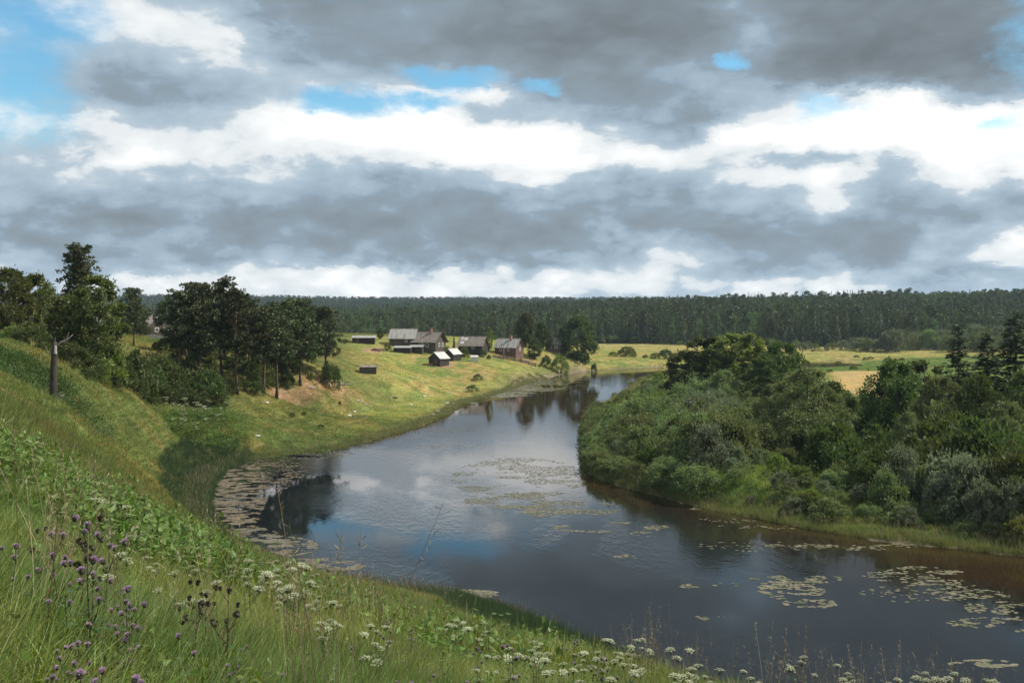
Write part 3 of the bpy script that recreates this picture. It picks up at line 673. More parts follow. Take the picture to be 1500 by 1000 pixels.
def build_forest():
    r = np.random.RandomState(11); pts = []
    # candidates on a jittered grid
    def grid(y0,y1,step,amax,y_of=None):
        ys = np.arange(y0,y1,step); o = []
        for y in ys:
            xs = np.arange(-amax*y,amax*y,step); o.append(np.stack([xs+r.uniform(-.45,.45,len(xs))*step,y+r.uniform(-.45,.45,len(xs))*step],1))
        return np.vstack(o)
    near = grid(508,900,5.4,.62); a = near[:,0]/near[:,1]; dd = near[:,1]-front_y(a)-(fbm(near[:,0]/30,near[:,0]*0+2,3)-.5)*22
    near = near[dd > 0]; dd = dd[dd > 0]
    order = np.argsort(dd); nfront = {'spruce':0,'birch':0,'pine':0}
    b = fbm(near[:,0]/55+3,near[:,1]/55,3); kindr = r.rand(len(near))
    # share of birch: high in the low front wood behind the village, low on the right
    share = np.interp(near[:,0]/near[:,1],[-.6,-.1,.1,.3,.6],[.62,.62,.40,.22,.25])
    kind = np.where(b+(kindr-.5)*.35 < .30+share*.42,2,np.where(kindr > .62,1,0))
    hgt = (.68+.52*r.rand(len(near))**1.3)*np.interp(near[:,0]/near[:,1],[-.6,-.2,0,.15,.6],[17,16.5,18,20,21])*(1-.10*(kind == 2))
    FRONT = 290; fr = order[:FRONT*3]; vis = fr[np.abs(near[fr,0]/near[fr,1]) < .53][:FRONT]; used = np.zeros(len(near),bool)
    one = {0:One('spruce_tree',FS,20,'spruce'),1:One('pine_tree',FP,20,'pine'),2:One('birch_tree',FB,20,'birch')}
    lab = {0:'dark narrow spruce in the front row of the far forest edge',1:'dark rounded pine in the front row of the far forest edge',2:'paler green birch in the front row of the far forest edge'}
    gr = {0:'spruces along the far forest edge',1:'pines along the far forest edge',2:'birches along the far forest edge'}
    for i in vis:
        k = int(kind[i]); one[k].put(near[i,0],near[i,1],hgt[i],lab[k],gr[k],.85+.5*r.rand()); used[i] = True
    rest = near[~used]; kr = kind[~used]; hr = hgt[~used]
    mid = grid(900,1500,9,.62); km = np.where(r.rand(len(mid)) < .3,2,0); hm = 15+8*r.rand(len(mid))
    far = grid(1500,2560,13.5,.62); kf = np.where(r.rand(len(far)) < .25,1,0); hf = 15+9*r.rand(len(far))
    al = np.vstack([rest,mid,far]); ak = np.concatenate([kr,km,kf]); ah = np.concatenate([hr,hm,hf]); z = height(al[:,0],al[:,1],False)-.3
    wide = np.concatenate([np.full(len(rest),1.05),np.full(len(mid),1.25),np.full(len(far),1.9)])*(.85+.4*r.rand(len(al)))
    ids = np.where(ak == 0,r.randint(0,3,len(al)),np.where(ak == 1,3+r.randint(0,2,len(al)),5+r.randint(0,3,len(al))))
    s = ah/20; T = [template('forest_source',m) for m in FS+FP+FB]
    rot = np.zeros((len(al),3)); rot[:,2] = r.rand(len(al))*6.283
    scatter('far_forest',T,np.column_stack([al,z]),rot,np.stack([s*wide,s*wide,s],1),ids,np.ones((len(al),3)),'dense mixed forest of spruce, pine and birch over the far ridge')
build_forest()
# ================================================================== trees of the left bank
K_BIRCH = Kind('birch_tree',broadleaf('birch',13,4.2,.12,75,170,.22,3,M_BIRCH,M_BIRCHBARK,.2,'oval',1.),13)
K_BIRCH2 = Kind('birch_tree',broadleaf('tall_birch',15,3.3,.16,60,170,.22,5,M_BIRCH,M_BIRCHBARK,.2,'oval',1.1),15)
K_PINE = [Kind('pine_tree',pine('pine_a',17,3.3,.36,1,.27,34),17),Kind('pine_tree',pine('pine_b',17,3.0,.40,2,.25,30,lean=(.04,.02)),17),
          Kind('pine_tree',pine('pine_c',16,3.8,.30,3,.28,38,lean=(-.03,.02)),16),Kind('pine_tree',pine('pine_d',15,2.8,.40,9,.24,28,lean=(.02,-.03)),15)]
K_OPEN = Kind('spruce_tree',pine('open_spruce',19,4.2,.10,4,.24,74,190,cone=True,crad=.72,size=.17),19)
K_SPR = Kind('spruce_tree',spruce('dense_spruce',17,3.0,.04,6,.2,44,.12,.22,dens=1.),17)
K_SPR2 = Kind('spruce_tree',spruce('narrow_spruce',16,2.5,.05,8,.2,42,.12,.22,dens=1.),16)
K_ALD = Kind('alder_tree',broadleaf('alder',13,4.6,.06,95,170,.20,11,M_ALDER,M_BARK,.24,'oval',.9),13)
K_ALD2 = Kind('alder_tree',broadleaf('narrow_alder',13,3.4,.05,70,170,.20,12,M_ALDER,M_BARK,.2,'column',.9),13)
K_WIL = Kind('willow_tree',broadleaf('willow',12,5.4,.03,120,180,.17,14,M_WILLOW,M_BARK,.26,'dome',.85,crad=.17),12)
K_GRN = Kind('poplar_tree',broadleaf('poplar',15,3.3,.08,70,170,.22,15,M_LIME,M_BARK,.2,'oval',1.),15)
K_VIL = Kind('birch_tree',broadleaf('village_birch',17,6.0,.05,95,150,.34,21,M_ALDER,M_BARK,.3,'oval',1.),17)
BW = One('willow_bush',[bush('willow_bush_a',5,3.2,1,30,150,.15),bush('willow_bush_b',5,2.8,2,26,150,.14),bush('willow_bush_c',5,3.4,3,32,140,.15)],5,'bush')
BG = One('sallow_bush',[bush('sallow_bush_a',5,2.6,4,26,150,.14,M_SALLOW),bush('sallow_bush_b',5,2.2,5,24,150,.14,M_SALLOW)],5,'bush')
BD = One('alder_bush',[bush('alder_bush_a',5,3.0,6,28,150,.17,M_ALDER),bush('alder_bush_b',5,2.6,7,26,150,.17,M_ALDER)],5,'bush')
BL = One('elder_bush',[bush('bright_bush_a',4,2.4,8,24,140,.16,M_LIME),bush('bright_bush_b',4,2.2,9,22,140,.16,M_BIRCH)],4,'bush')
def bush_top(one, px, top, d, label, group=None, wide=1.):
    x = (px-750)*d/F; g = hz(x,d); one.put(x,d,max(.8,EYE-(top-YH)*d/F-g),label,group,wide)

put_top(K_BIRCH,-34,385,150,'broad birch cut by the picture edge, outermost on the hilltop',wide=1.15)
put_top(K_BIRCH,14,390,146,'round bushy birch on the hilltop beside the edge, with pale ragged top',wide=1.1,rz=1.)
put_top(K_BIRCH,52,398,152,'birch on the hilltop just behind the dead snag',wide=.95,rz=2.6)
put_top(K_OPEN,115,354,140,'tallest tree on the hill, an open spruce with gappy dark top',wide=1.05,rz=.4)
put_top(K_BIRCH2,142,398,132,'dense birch leaning against the tall open spruce',wide=1.15,rz=.3)
put_top(K_BIRCH2,100,428,134,'lower birch between the snag and the tall open spruce',wide=1.3,rz=4.)
put_top(K_PINE[2],196,419,190,'lone dark pine between the tall spruce and the house in the trees',wide=.9,rz=2.)
G = 'pines on the bluff above the river bend'
for px,top,d,k,w_,rz,lab in [
  (262,425,176,0,.95,.2,'first pine of the bluff row, next to the pink roofed house'),(292,410,178,2,.95,1.9,'pine of the bluff with a spiky crown, the tallest of its row'),
  (325,407,185,0,1.,3.,'pine with a straight orange trunk standing in a sunny gap'),(348,421,180,1,1.,4.2,'pine with a rounded crown directly behind the white hogweed patch'),
  (385,448,184,3,1.05,1.1,'slender leaning pine, one of the pair over the bare slope'),(405,440,190,1,1.1,5.5,'second pine of the pair over the bare slope, trunk lit orange'),
  (440,434,204,2,.9,2.4,'pine rising behind the eroded spur'),(476,446,215,2,.92,.9,'last pine of the bluff, alone on the spur crest above the driftwood'),
  (236,440,215,1,.9,.5,'pine in front of the house with the pink roof'),(424,452,212,3,1.05,2.,'small pine squeezed between taller ones on the spur')]:
    put_top(K_PINE[k],px,top,d,lab,G,w_,rz)
G = 'bushes in the gully below the bluff'
gl = ['dark alder bush deep in the gully','rounded green bush at the gully mouth','green bush leaning over the gully floor']
for i,(px,top,d,o,w_) in enumerate([(20,478,126,BL,1.2),(45,470,124,BD,1.1),(2,492,120,BD,1.),(60,500,122,BD,1.),(105,500,122,BD,1.1),(130,512,126,BD,1.2),(150,508,132,BL,1.1),(168,522,136,BD,1.),(184,512,150,BD,1.),(206,528,158,BD,1.1),(225,520,168,BD,1.1),(246,532,166,BD,1.1),(262,526,176,BD,1.1),(283,536,172,BD,1.1),(300,540,170,BD,1.),(315,545,176,BD,.9),(335,552,178,BD,.8),(362,556,182,BD,.7),
   (175,545,140,BD,1.1),(195,552,146,BD,1.1),(215,556,152,BD,1.1),(236,560,158,BD,1.1),(258,563,162,BD,1.),(278,568,164,BD,1.),(296,572,166,BD,.9),(318,574,170,BD,.8),(150,540,128,BL,.9),(130,535,122,BD,.9),(250,545,180,BL,1.),(210,540,175,BL,1.)]):
    bush_top(o,px,top,d,['bushy green shrub on the hilltop rim behind the snag','dark leafy shrub in the gully under the spruce','dark shrub in the gully under the pine row'][0 if px < 110 else 1 if px < 200 else 2],['shrubs on the hilltop rim','shrubs in the gully under the spruce','shrubs in the gully under the pines'][0 if px < 110 else 1 if px < 200 else 2],w_)
for i,(px,top,d,o,w_) in enumerate([(300,470,250,BD,1.6),(330,478,255,BL,1.5),(365,480,262,BD,1.4),(395,482,270,BL,1.3),(420,478,262,BD,1.5),(445,486,265,BL,1.3),(470,486,262,BD,1.3),(280,478,245,BD,1.4),(205,468,222,BD,1.2),(180,462,225,BL,1.3),(160,470,218,BD,1.2)]):
    bush_top(o,px,top,d,'leafy shrub on the plateau behind the bluff pines','shrubs on the plateau behind the pines',w_)
bush_top(BD,484,528,213,'low shrub beside the shaded foot of the last bluff pine',None,.6); bush_top(BG,440,560,206,'straggly shrub half way down the eroded spur',None,1.)
bush_top(BD,420,545,202,'scrubby bush above the bare sand of the spur'); bush_top(BD,378,556,182,'bush between the pair of slender pines',None,.8); bush_top(BL,455,545,210,'thin green bush near the crest of the spur',None,.9)
bush_top(BD,497,598,212,'small dark bush beside the little pond',None,1.); 
for px,top,d in [(428,612,178),(445,615,182),(470,626,176)]: bush_top(BD,px,top,d,'low dark tussock of scrub on the bank flat before the pond','scrub tussocks before the pond',1.3)

for i,(px,top,d,k,w_) in enumerate([(172,448,205,K_ALD,.8),(205,446,236,K_ALD,.8),(262,446,232,K_ALD,.9),(286,438,236,K_ALD2,1.2),(312,444,240,K_ALD,.9),(338,440,246,K_ALD2,1.2),(364,450,250,K_ALD,.9),(390,452,255,K_ALD,.9),(418,448,258,K_ALD2,1.2),(446,456,262,K_ALD,.8),(330,432,205,K_PINE[1],1.),(366,438,198,K_PINE[0],1.),(308,424,196,K_PINE[3],1.05),(274,428,190,K_PINE[1],1.),(456,446,222,K_PINE[0],.85)]):
    pn = k.name == 'pine_tree'; put_top(k,px,top,d,'pine in the second row of the bluff, half hidden by the front ones' if pn else 'leafy alder on the plateau closing the view behind the bluff pines','second row of pines on the bluff' if pn else 'alders behind the bluff pines',w_)
for i,(px,top,d,w_) in enumerate([(248,490,196,1.2),(272,486,198,1.2),(296,492,202,1.2),(318,488,206,1.2),(342,492,208,1.2),(366,494,210,1.1),(388,498,212,1.1),(410,500,214,1.),(432,504,218,1.),(258,512,184,1.),(284,516,184,1.),(306,520,186,.9),(336,524,192,.9),(362,526,194,.9),(388,532,198,.9),(412,530,204,.8),(436,526,210,.8),(230,500,190,1.1),(456,512,222,.8)]):
    bush_top([BD,BD,BL][i%3],px,top,d,'dark leafy shrub between the pine trunks on the bluff','shrubs between the pine trunks',w_)
# broken snag
def snag():
    root = empty('dead_tree',(0,0,0)); tag(root,'broken dead trunk with torn grey top on the hilltop rim','dead tree')
    x,y,_ = at(78,548,d=88); z = hz(x,y); root.location = (x,y,z); root.scale = (1,1,max(.8,min(1.5,(EYE-(476-YH)*88/F-z)/4.1))); mb = MB()
    mb.tube([(0,0,-.6),(-.05,0,.0),(.02,0,1.),(.0,.05,2.3),(.12,0,3.3),(.16,0,3.85)],[.52,.36,.30,.27,.25,.16],12); mb.tube([(.05,0,3.7),(.22,.02,4.15)],[.16,.02],6); mb.tube([(-.25,0,-.1),(-.6,0,-.25)],[.22,.1],6)
    mb.build('trunk',rough_mat('snag_bark',(.022,.018,.015),(.07,.058,.048),5,.6,stretch=(1,1,.3)),root,True)
    m2 = MB(); m2.tube([(.15,0,3.5),(.7,.1,3.85),(1.15,.14,3.95),(1.7,.2,4.3)],[.10,.07,.045,.012],7); m2.tube([(.8,.1,3.88),(1.2,-.2,3.8)],[.035,.01],5); m2.tube([(1.1,.14,3.94),(1.25,.3,4.4)],[.03,.008],5); m2.tube([(.1,.1,2.9),(-.5,.1,3.2),(-.7,.1,3.6)],[.05,.03,.008],5); m2.tube([(.1,-.1,2.2),(.6,-.3,2.35)],[.04,.01],5); m2.build('broken_branch',M_DEADWOOD,root,True)
    m3 = MB(); m3.tube([(.1,-.05,.3),(.6,-.1,.55),(1.1,-.2,.75)],[.16,.1,.03],7); m3.build('root_branch',M_DEADWOOD,root,True)
    m4 = MB(); m4.tube([(.27,-.2,3.15),(.3,-.22,3.62)],[.14,.10],7); m4.build('bare_wood',rough_mat('bare_pale_wood',(.35,.33,.30),(.5,.47,.43),4,.2),root)
snag()

# ================================================================== village
M_LOG = rough_mat('weathered_logs',(.060,.048,.040),(.125,.102,.085),1.2,.5,stretch=(1,1,9))
M_LOGD = rough_mat('dark_logs',(.028,.021,.018),(.065,.050,.042),1.2,.5,stretch=(1,1,9))
M_LOGR = rough_mat('reddish_logs',(.09,.055,.042),(.17,.11,.085),1.2,.4,stretch=(1,1,8))
M_SLATE = rough_mat('grey_board_roof',(.24,.225,.205),(.36,.34,.32),1.4,.4,stretch=(6,.4,.4),c2=(.17,.16,.12))
M_BROWNROOF = rough_mat('brown_board_roof',(.15,.125,.10),(.27,.235,.20),1.3,.4,stretch=(7,.4,.4),c2=(.09,.07,.05),scale2=.9)
M_WHITEROOF = rough_mat('pale_sheet_roof',(.36,.355,.34),(.52,.51,.49),1.,.15,stretch=(3,.4,.4),c2=(.42,.40,.37))
M_PINKROOF = rough_mat('faded_pink_roof',(.42,.31,.28),(.52,.41,.37),1.,.2,c2=(.34,.26,.23))
M_SHED = rough_mat('shed_roof_felt',(.20,.19,.175),(.32,.31,.29),1.,.3)
M_PANE = mat('window_glass',lambda nt,out: L(nt,N(nt,'ShaderNodeBsdfPrincipled',Roughness=.1,**{'Base Color':(.02,.025,.03,1)}).outputs[0],out.inputs[0]))
M_FRAME = rough_mat('white_window_frame',(.55,.55,.52),(.7,.7,.67),2,.05)
def house(name,label,px,py,d,w,dep,hw,hr,rz,wm,rm,cat='house',over=.45,wins=(),door=None,chim=False,patch=None,mono=False,trim=None):
    """local x = ridge direction; +x gable, -y long side; rz turns it"""
    x,y,_ = at(px,py,d=d); cs = [hz(x+a*w*.5,y+b*dep*.5) for a in (-1,0,1) for b in (-1,0,1)]; z = EYE-(py-YH)*d/F; z = sum(cs)/9+.35 if name == 'log_hut' else min(max(z,max(cs)-.3),max(cs)+.1)
    root = empty(name,(x,y,z),rz); tag(root,label,cat); mb = MB(); hx,hy = w/2,dep/2
    # log walls: courses stand proud one by one, gable closed with boards
    n = max(4,int(hw/.28)); 
    mb.box(-hx,hx,-hy,hy,-2.2,0.)
    for i in range(n):
        z0 = i*hw/n; z1 = (i+1)*hw/n-.03; o = .02 if i % 2 else .05
        mb.box(-hx-o,hx+o,-hy-o,hy+o,z0,z1)
        mb.box(-hx+.02,hx-.02,-hy+.02,hy-.02,z1,z1+.03)
    mb.build('walls',wm,root)
    if mono:
        r = MB(); a = hr; t = .1
        r.add([(-hx-over,-hy-over,hw-.05),(hx+over,-hy-over,hw-.05),(hx+over,hy+over,hw+a),(-hx-over,hy+over,hw+a),(-hx-over,-hy-over,hw-.05+t),(hx+over,-hy-over,hw-.05+t),(hx+over,hy+over,hw+a+t),(-hx-over,hy+over,hw+a+t)],[(0,3,2,1),(4,5,6,7),(0,1,5,4),(1,2,6,5),(2,3,7,6),(3,0,4,7)])
        r.build('roof',rm,root); g = MB(); zz = hw-.04
        for s in (-1,1): g.add([(s*(hx-.03),-hy,zz-.03),(s*(hx-.03),hy,zz-.03),(s*(hx-.03),hy,zz+a*.88)],[(0,1,2)])
        g.add([(-hx,hy-.03,zz-.05),(hx,hy-.03,zz-.05),(hx,hy-.03,zz+a*.88),(-hx,hy-.03,zz+a*.88)],[(0,1,2,3)]); g.build('gable',wm,root)
    else:
        g = MB()
        for s in (-1,1):
            xx = s*(hx-.04); g.add([(xx,-hy,hw-.03),(xx,hy,hw-.03),(xx,0,hw+hr-.1)],[(0,1,2) if s > 0 else (0,2,1)])
        g.build('gable',wm if patch != 'darkgable' else M_LOGD,root)
        r = MB(); t = .12; sl = hr/hy; ye = hy+over; ze = hw-sl*over
        n = max(3,int(w/1.1)); 
        for s in (-1,1):
            for i in range(n):
                x0 = -hx-over+(w+2*over)*i/n; x1 = x0+(w+2*over)/n-.02; j = random.uniform(-.05,.05); dz = .03*(i % 2)
                r.add([(x0,s*(ye+j),ze-sl*j+dz),(x1,s*(ye+j),ze-sl*j+dz),(x1,s*.0,hw+hr+dz),(x0,s*.0,hw+hr+dz),(x0,s*(ye+j),ze-sl*j+dz+t),(x1,s*(ye+j),ze-sl*j+dz+t),(x1,s*.0,hw+hr+dz+t),(x0,s*.0,hw+hr+dz+t)],
                      [(0,1,2,3),(7,6,5,4),(0,4,5,1),(1,5,6,2),(2,6,7,3),(3,7,4,0)])
        r.box(-hx-over-.03,hx+over+.03,-.14,.14,hw+hr+t-.02,hw+hr+t+.09)
        ro = r.build('roof',rm,root)
        if chim: c = MB(); c.box(.6,1.3,-.9,-.2,hw+hr*.4,hw+hr+1.0); c.box(.52,1.38,-.98,-.12,hw+hr+1.0,hw+hr+1.14); c.build('chimney',rough_mat('brick_chimney',(.28,.12,.08),(.38,.2,.14),4,.3),ro)
        if trim:
            q = MB()
            for s in (-1,1): q.tube([(hx+over+.06,s*ye,ze+.1),(hx+over+.06,0,hw+hr+.12)],.09,4)
            q.build('bargeboard',trim,root)
        if patch == 'holes':
            q = MB(); 
            for (xa,ya,ww,hh) in [(-hx*.85,.2,1.3,.28),(-hx*.62,.55,1.2,.3),(-hx*.9,.6,.8,.3)]:
                y0,y1 = -ye*(1-ya),-ye*(1-ya-hh); f = lambda yy: hw+hr+sl*yy+t+.05
                q.add([(xa,y0,f(y0)),(xa+ww,y0+.2,f(y0+.2)),(xa+ww*.8,y1,f(y1)),(xa-.3,y1-.1,f(y1-.1))],[(0,1,2,3)])
            q.build('sheet_patch',M_WHITEROOF,ro)
    for (side,u,zc,ww,wh) in wins:
        f = MB(); p = MB()
        def rect(m,uu,z0,z1,wid,o0,o1):
            if side == 'y': m.box(uu-wid/2,uu+wid/2,-hy-o1,-hy-o0,z0,z1)
            else: m.box(hx+o0,hx+o1,uu-wid/2,uu+wid/2,z0,z1)
        for (uu,wid,z0,z1) in ((u-ww/2,.14,zc-wh/2-.1,zc+wh/2+.1),(u+ww/2,.14,zc-wh/2-.1,zc+wh/2+.1),(u,ww-.16,zc+wh/2-.02,zc+wh/2+.14),(u,ww-.16,zc-wh/2-.14,zc-wh/2),(u,.06,zc-wh/2+.01,zc+wh/2-.03)): rect(f,uu,z0,z1,wid,.05,.12)
        fo = f.build('window',M_FRAME,root); rect(p,u,zc-wh/2,zc+wh/2,ww-.1,.04,.07); p.build('pane',M_PANE,fo)
    if door:
        side,u,dw,dh = door; m = MB()
        if side == 'y': m.box(u-dw/2,u+dw/2,-hy-.1,-hy-.04,.05,dh)
        else: m.box(hx+.04,hx+.1,u-dw/2,u+dw/2,.05,dh)
        do = m.build('door',M_LOGR,root); k = MB()
        if side == 'y': k.box(u+dw*.3,u+dw*.36,-hy-.16,-hy-.1,1.,1.15)
        else: k.box(hx+.1,hx+.16,u+dw*.3,u+dw*.36,1.,1.15)
        k.build('handle',M_DEADWOOD,do)
    return root
q = 1/F
house('barn','long weathered barn with the largest pale grey roof, leftmost of the village cluster',592,511,338,8.6,7.,2.2,3.0,-.12,M_LOG,M_SLATE,'barn',wins=(('y',1.5,1.3,.8,.7),),door=('y',-2.,1.4,1.9))
house('lean_to_shed','low lean-to shed with flat grey roof in front of the long barn',590,516,324,5.6,2.6,1.4,.5,-.1,M_LOGD,M_SHED,'shed',mono=True,over=.3)
house('log_house','big log house with striped brown roof and dark gable, centre of the village',629,517,335,8.6,7.2,2.9,3.0,-.42,M_LOG,M_BROWNROOF,'house',over=.7,wins=(('y',1.2,1.6,1.,1.1),('y',-1.4,1.6,1.,1.1),('x',-1.2,1.6,.9,1.),('x',1.2,1.6,.9,1.)),door=('y',3.3,1.,2.),trim=M_LOGD,chim=True)
house('woodshed','low grey shed filling the gap between barn and striped roof house',610,515,326,4.2,2.6,1.6,.5,-.1,M_LOGD,M_SHED,'shed',mono=True,over=.3)
house('bath_house','dark log bath house with bright pale roof beside the orange sand',643,533,304,4.6,4.2,1.9,1.7,-2.15,M_LOGD,M_WHITEROOF,'bath house',over=.35,door=('x',.6,.9,1.7),patch='darkgable')
house('bath_house','smaller bath house with pale pinkish white roof, behind the dark one',663,526,316,4.2,3.6,1.8,1.5,-2.15,M_LOGD,M_WHITEROOF,'bath house',over=.35,door=('x',-.4,.8,1.6),patch='darkgable')
house('old_house','sagging house with torn brown roof and white metal patches',693,515,346,8.6,6.6,2.0,2.9,-.28,M_LOGD,M_BROWNROOF,'house',over=.6,wins=(('y',1.,1.2,.8,.8),('y',-1.6,1.2,.8,.8)),patch='holes')
house('garden_shed','tiny white hut standing in the village gardens',695,528,318,2.1,1.6,1.2,.4,.1,rough_mat('white_boards',(.5,.5,.47),(.66,.66,.62),3,.1),M_WHITEROOF,'hut',mono=True,over=.15)
house('cottage','log cottage with clean light grey roof left of the dark trees',746,519,352,8.2,6.4,2.2,2.8,-.45,M_LOGR,M_SLATE,'house',over=.55,wins=(('y',-1.8,1.3,.8,.9),('y',1.2,1.3,.8,.9),('x',0.,1.3,.8,.9)),trim=M_LOGD,chim=True)
house('farmhouse','brown house half hidden between the two dark village trees',813,515,374,6.2,5.2,2.9,2.2,-.3,M_LOGR,M_BROWNROOF,'house',over=.4,wins=(('y',-1.2,1.7,.9,.9),('y',1.1,1.7,.9,.9)))
house('long_shed','long low dark shed with grey roof at the top of the meadow',533,506,335,7.4,3.4,1.5,.6,.05,M_LOGD,M_SHED,'shed',mono=True,over=.4,door=('y',-2.,1.,1.4))
house('log_hut','small low log hut alone on the sunny meadow slope',539,546,250,4.2,2.2,1.0,.35,.12,M_LOG,M_BROWNROOF,'hut',mono=True,over=.05)
house('house','house with a faded pink roof among the pines on the bluff',231,491,228,5.2,6.4,2.,3.1,-.9,M_LOG,M_PINKROOF,'house',over=.4,wins=(('x',-1.1,1.3,.8,.8),('x',1.1,1.3,.8,.8)))
house('shed','low pale roofed shed glimpsed behind the birches on the hilltop',14,492,215,5.,3.,1.5,.6,.1,M_LOG,M_PINKROOF,'shed',mono=True,over=.3)
# board fence and small piles
def fence(label,a,b,h,m,step=2.2,cat='fence'):
    A = Vector((a[0],a[1],hz(*a[:2]))); B = Vector((b[0],b[1],hz(*b[:2]))); n = max(2,int((B-A).length/step)); root = empty('board_fence',A); tag(root,label,cat); P = []
    for i in range(n+1):
        p = A.lerp(B,i/n); z = hz(p.x,p.y); l = Vector((p.x-A.x,p.y-A.y,z-A.z)); P.append(l); mb = MB(); mb.tube([l-Vector((0,0,.3)),l+Vector((0,0,h+.08))],.06,5); mb.build('post',M_LOGD,root)
    for k in (.35,.8):
        mb = MB(); mb.tube([p+Vector((0,-.07,h*k)) for p in P],.05,4); mb.build('rail',m,root)
    mb = MB()
    for i in range(n):
        for j in range(8):
            p = P[i].lerp(P[i+1],(j+.5)/8); zt = h*random.uniform(.86,1.04); mb.box(p.x-.09,p.x+.09,p.y-.16,p.y-.12,p.z+.1,p.z+zt)
    mb.build('boards',m,root)
M_PALE = rough_mat('pale_fence_boards',(.42,.40,.37),(.60,.58,.54),3,.2)
fence('pale board fence running through the trees left of the pink roofed house',at(152,490,d=205)[:2],at(181,490,d=212)[:2],1.3,M_PALE)
fence('grey garden fence in front of the log cottage',at(722,522,d=340)[:2],at(785,526,d=338)[:2],1.1,M_LOG)
fence('short pale fence under the pink roofed house',at(218,492,d=214)[:2],at(240,492,d=214)[:2],.9,M_PALE)
def pole(label,px,py,d,h):
    x,y,_ = at(px,py,d=d); root = empty('utility_pole',(x,y,hz(x,y))); tag(root,label,'pole','wooden utility poles of the village'); mb = MB(); mb.tube([(0,0,-.5),(0,0,h)],[.16,.10],8); mb.build('pole_shaft',M_DEADWOOD,root,True)
    m = MB(); m.box(-.7,.7,-.06,.06,h-.7,h-.58); c = m.build('cross_arm',M_DEADWOOD,root)
    for s in (-.55,.55): k = MB(); k.tube([(s,0,h-.58),(s,0,h-.4)],[.05,.04],6); k.build('insulator',M_FRAME,c)
pole('grey wooden pole against the striped roof of the big log house',619,517,326,6.4); pole('wooden pole in front of the light grey cottage roof',738,519,340,5.6)
def pile(name,label,cat,px,py,d,n,ln,r,m,seed,spread=1.):
    rr = random.Random(seed); x,y,_ = at(px,py,d=d); mb = MB()
    for i in range(n):
        a = rr.uniform(-.6,.6)+(1.2 if rr.random() < .2 else 0); l = ln*rr.uniform(.5,1.); cx,cy = rr.uniform(-1,1)*spread,rr.uniform(-1,1)*spread*.5; zc = r*(1+2*(i//4)) ; t = rr.uniform(-.12,.3)
        wx,wy = x+cx,y+cy; g = hz(wx,wy)-hz(x,y)
        mb.tube([(cx-math.cos(a)*l/2,cy-math.sin(a)*l/2,zc+g-t*.3),(cx,cy,zc+g+.03),(cx+math.cos(a)*l/2,cy+math.sin(a)*l/2,zc+g+t)],[r,r*.9,r*.6],6)
    o = mb.build(name,m,None,True); o.location = (x,y,hz(x,y)); return tag(o,label,cat)
M_TIMBER = rough_mat('reddish_timber',(.22,.13,.09),(.36,.24,.17),3,.3)
pile('log_pile','heap of reddish timber beside the long shed','log pile',555,507,322,12,4.,.16,M_TIMBER,1,1.6)
pile('log_pile','small pile of orange planks beside the dark bath house','log pile',628,531,302,8,2.2,.12,rough_mat('orange_planks',(.40,.20,.09),(.52,.30,.15),3,.3),2,1.)
pile('log_pile','heap of boards below the log cottage','log pile',770,520,345,9,3.,.14,M_TIMBER,3,1.6)
pile('log_pile','brownish board stack near the gardens fence','log pile',733,519,340,6,3.,.14,M_TIMBER,5,1.)
def driftwood(label,px,py,d,seed,s=1.,k=9):
    r = random.Random(seed); x,y,_ = at(px,py,d=d); mb = MB(); mb.tube([(-1.6*s,0,.15),(-.3*s,.1,.3),(.8*s,0,.5*s)],[.17*s,.14*s,.10*s],7)
    for i in range(k):
        a = r.uniform(-.4,3.5); l = r.uniform(.8,1.7)*s; b = (r.uniform(-.2,.9)*s,0,.35*s); mb.tube([b,(b[0]+math.cos(a)*l*.5,r.uniform(-.4,.4)*s,b[2]+math.sin(a)*l*.45+.1),(b[0]+math.cos(a)*l,r.uniform(-.6,.6)*s,b[2]+abs(math.sin(a))*l*.8)],[.08*s,.05*s,.02*s],5)
    o = mb.build('driftwood',rough_mat('bleached_wood_%d'%seed,(.34,.31,.28),(.58,.55,.51),5,.3),None,True); o.location = (x,y,hz(x,y)); tag(o,label,'driftwood')
driftwood('bleached dead tree with forked branches lying on the bare sand slope',496,577,217,1,1.25,11)
driftwood('smaller grey dead branch at the foot of the sand slope',457,590,204,2,.9,6)
driftwood('fallen grey limb stretched along the eroded spur',475,572,213,3,1.,3)
pile('fallen_log','dark fallen trunk lying down the sand slope above the bleached wood','log',484,571,216,2,6.,.22,M_LOGD,6,.6)
# stones and litter on the meadow and shore
def stone(label,px,py,d,s,m,group,seed,flat=.6):
    r = np.random.RandomState(seed); import bmesh; bm_ = bmesh.new(); bmesh.ops.create_icosphere(bm_,subdivisions=2,radius=1.)
    for v in bm_.verts: v.co *= 1+.22*(r.rand()-.5); v.co.z *= flat
    me = bpy.data.meshes.new('stone'); bm_.to_mesh(me); bm_.free(); me.materials.append(m); x,y,_ = at(px,py,d=d); o = obj('stone',me); o.location = (x,y,hz(x,y)+s*.15); o.scale = (s*1.3,s,s); o.rotation_euler = (0,0,r.rand()*6); tag(o,label,'stone',group)
M_STONE = rough_mat('pale_stone',(.38,.36,.32),(.55,.53,.48),3,.4); M_DSTONE = rough_mat('dark_wet_stone',(.03,.03,.035),(.08,.08,.085),3,.4)
for i,(px,py) in enumerate([(604,560),(611,559),(619,561),(602,568),(621,564)]): stone('pale stone among others on the mown meadow above the shore',px,py,EYE*0+262-(py-560)*4,.42,M_STONE,'pale stones on the meadow',i)
for i,(px,py) in enumerate([(524,581),(530,577),(536,579),(519,586),(512,588)]): stone('whitish stone on the shore flat below the driftwood',px,py,219-(py-580),.36,M_STONE,'white stones below the driftwood',20+i)
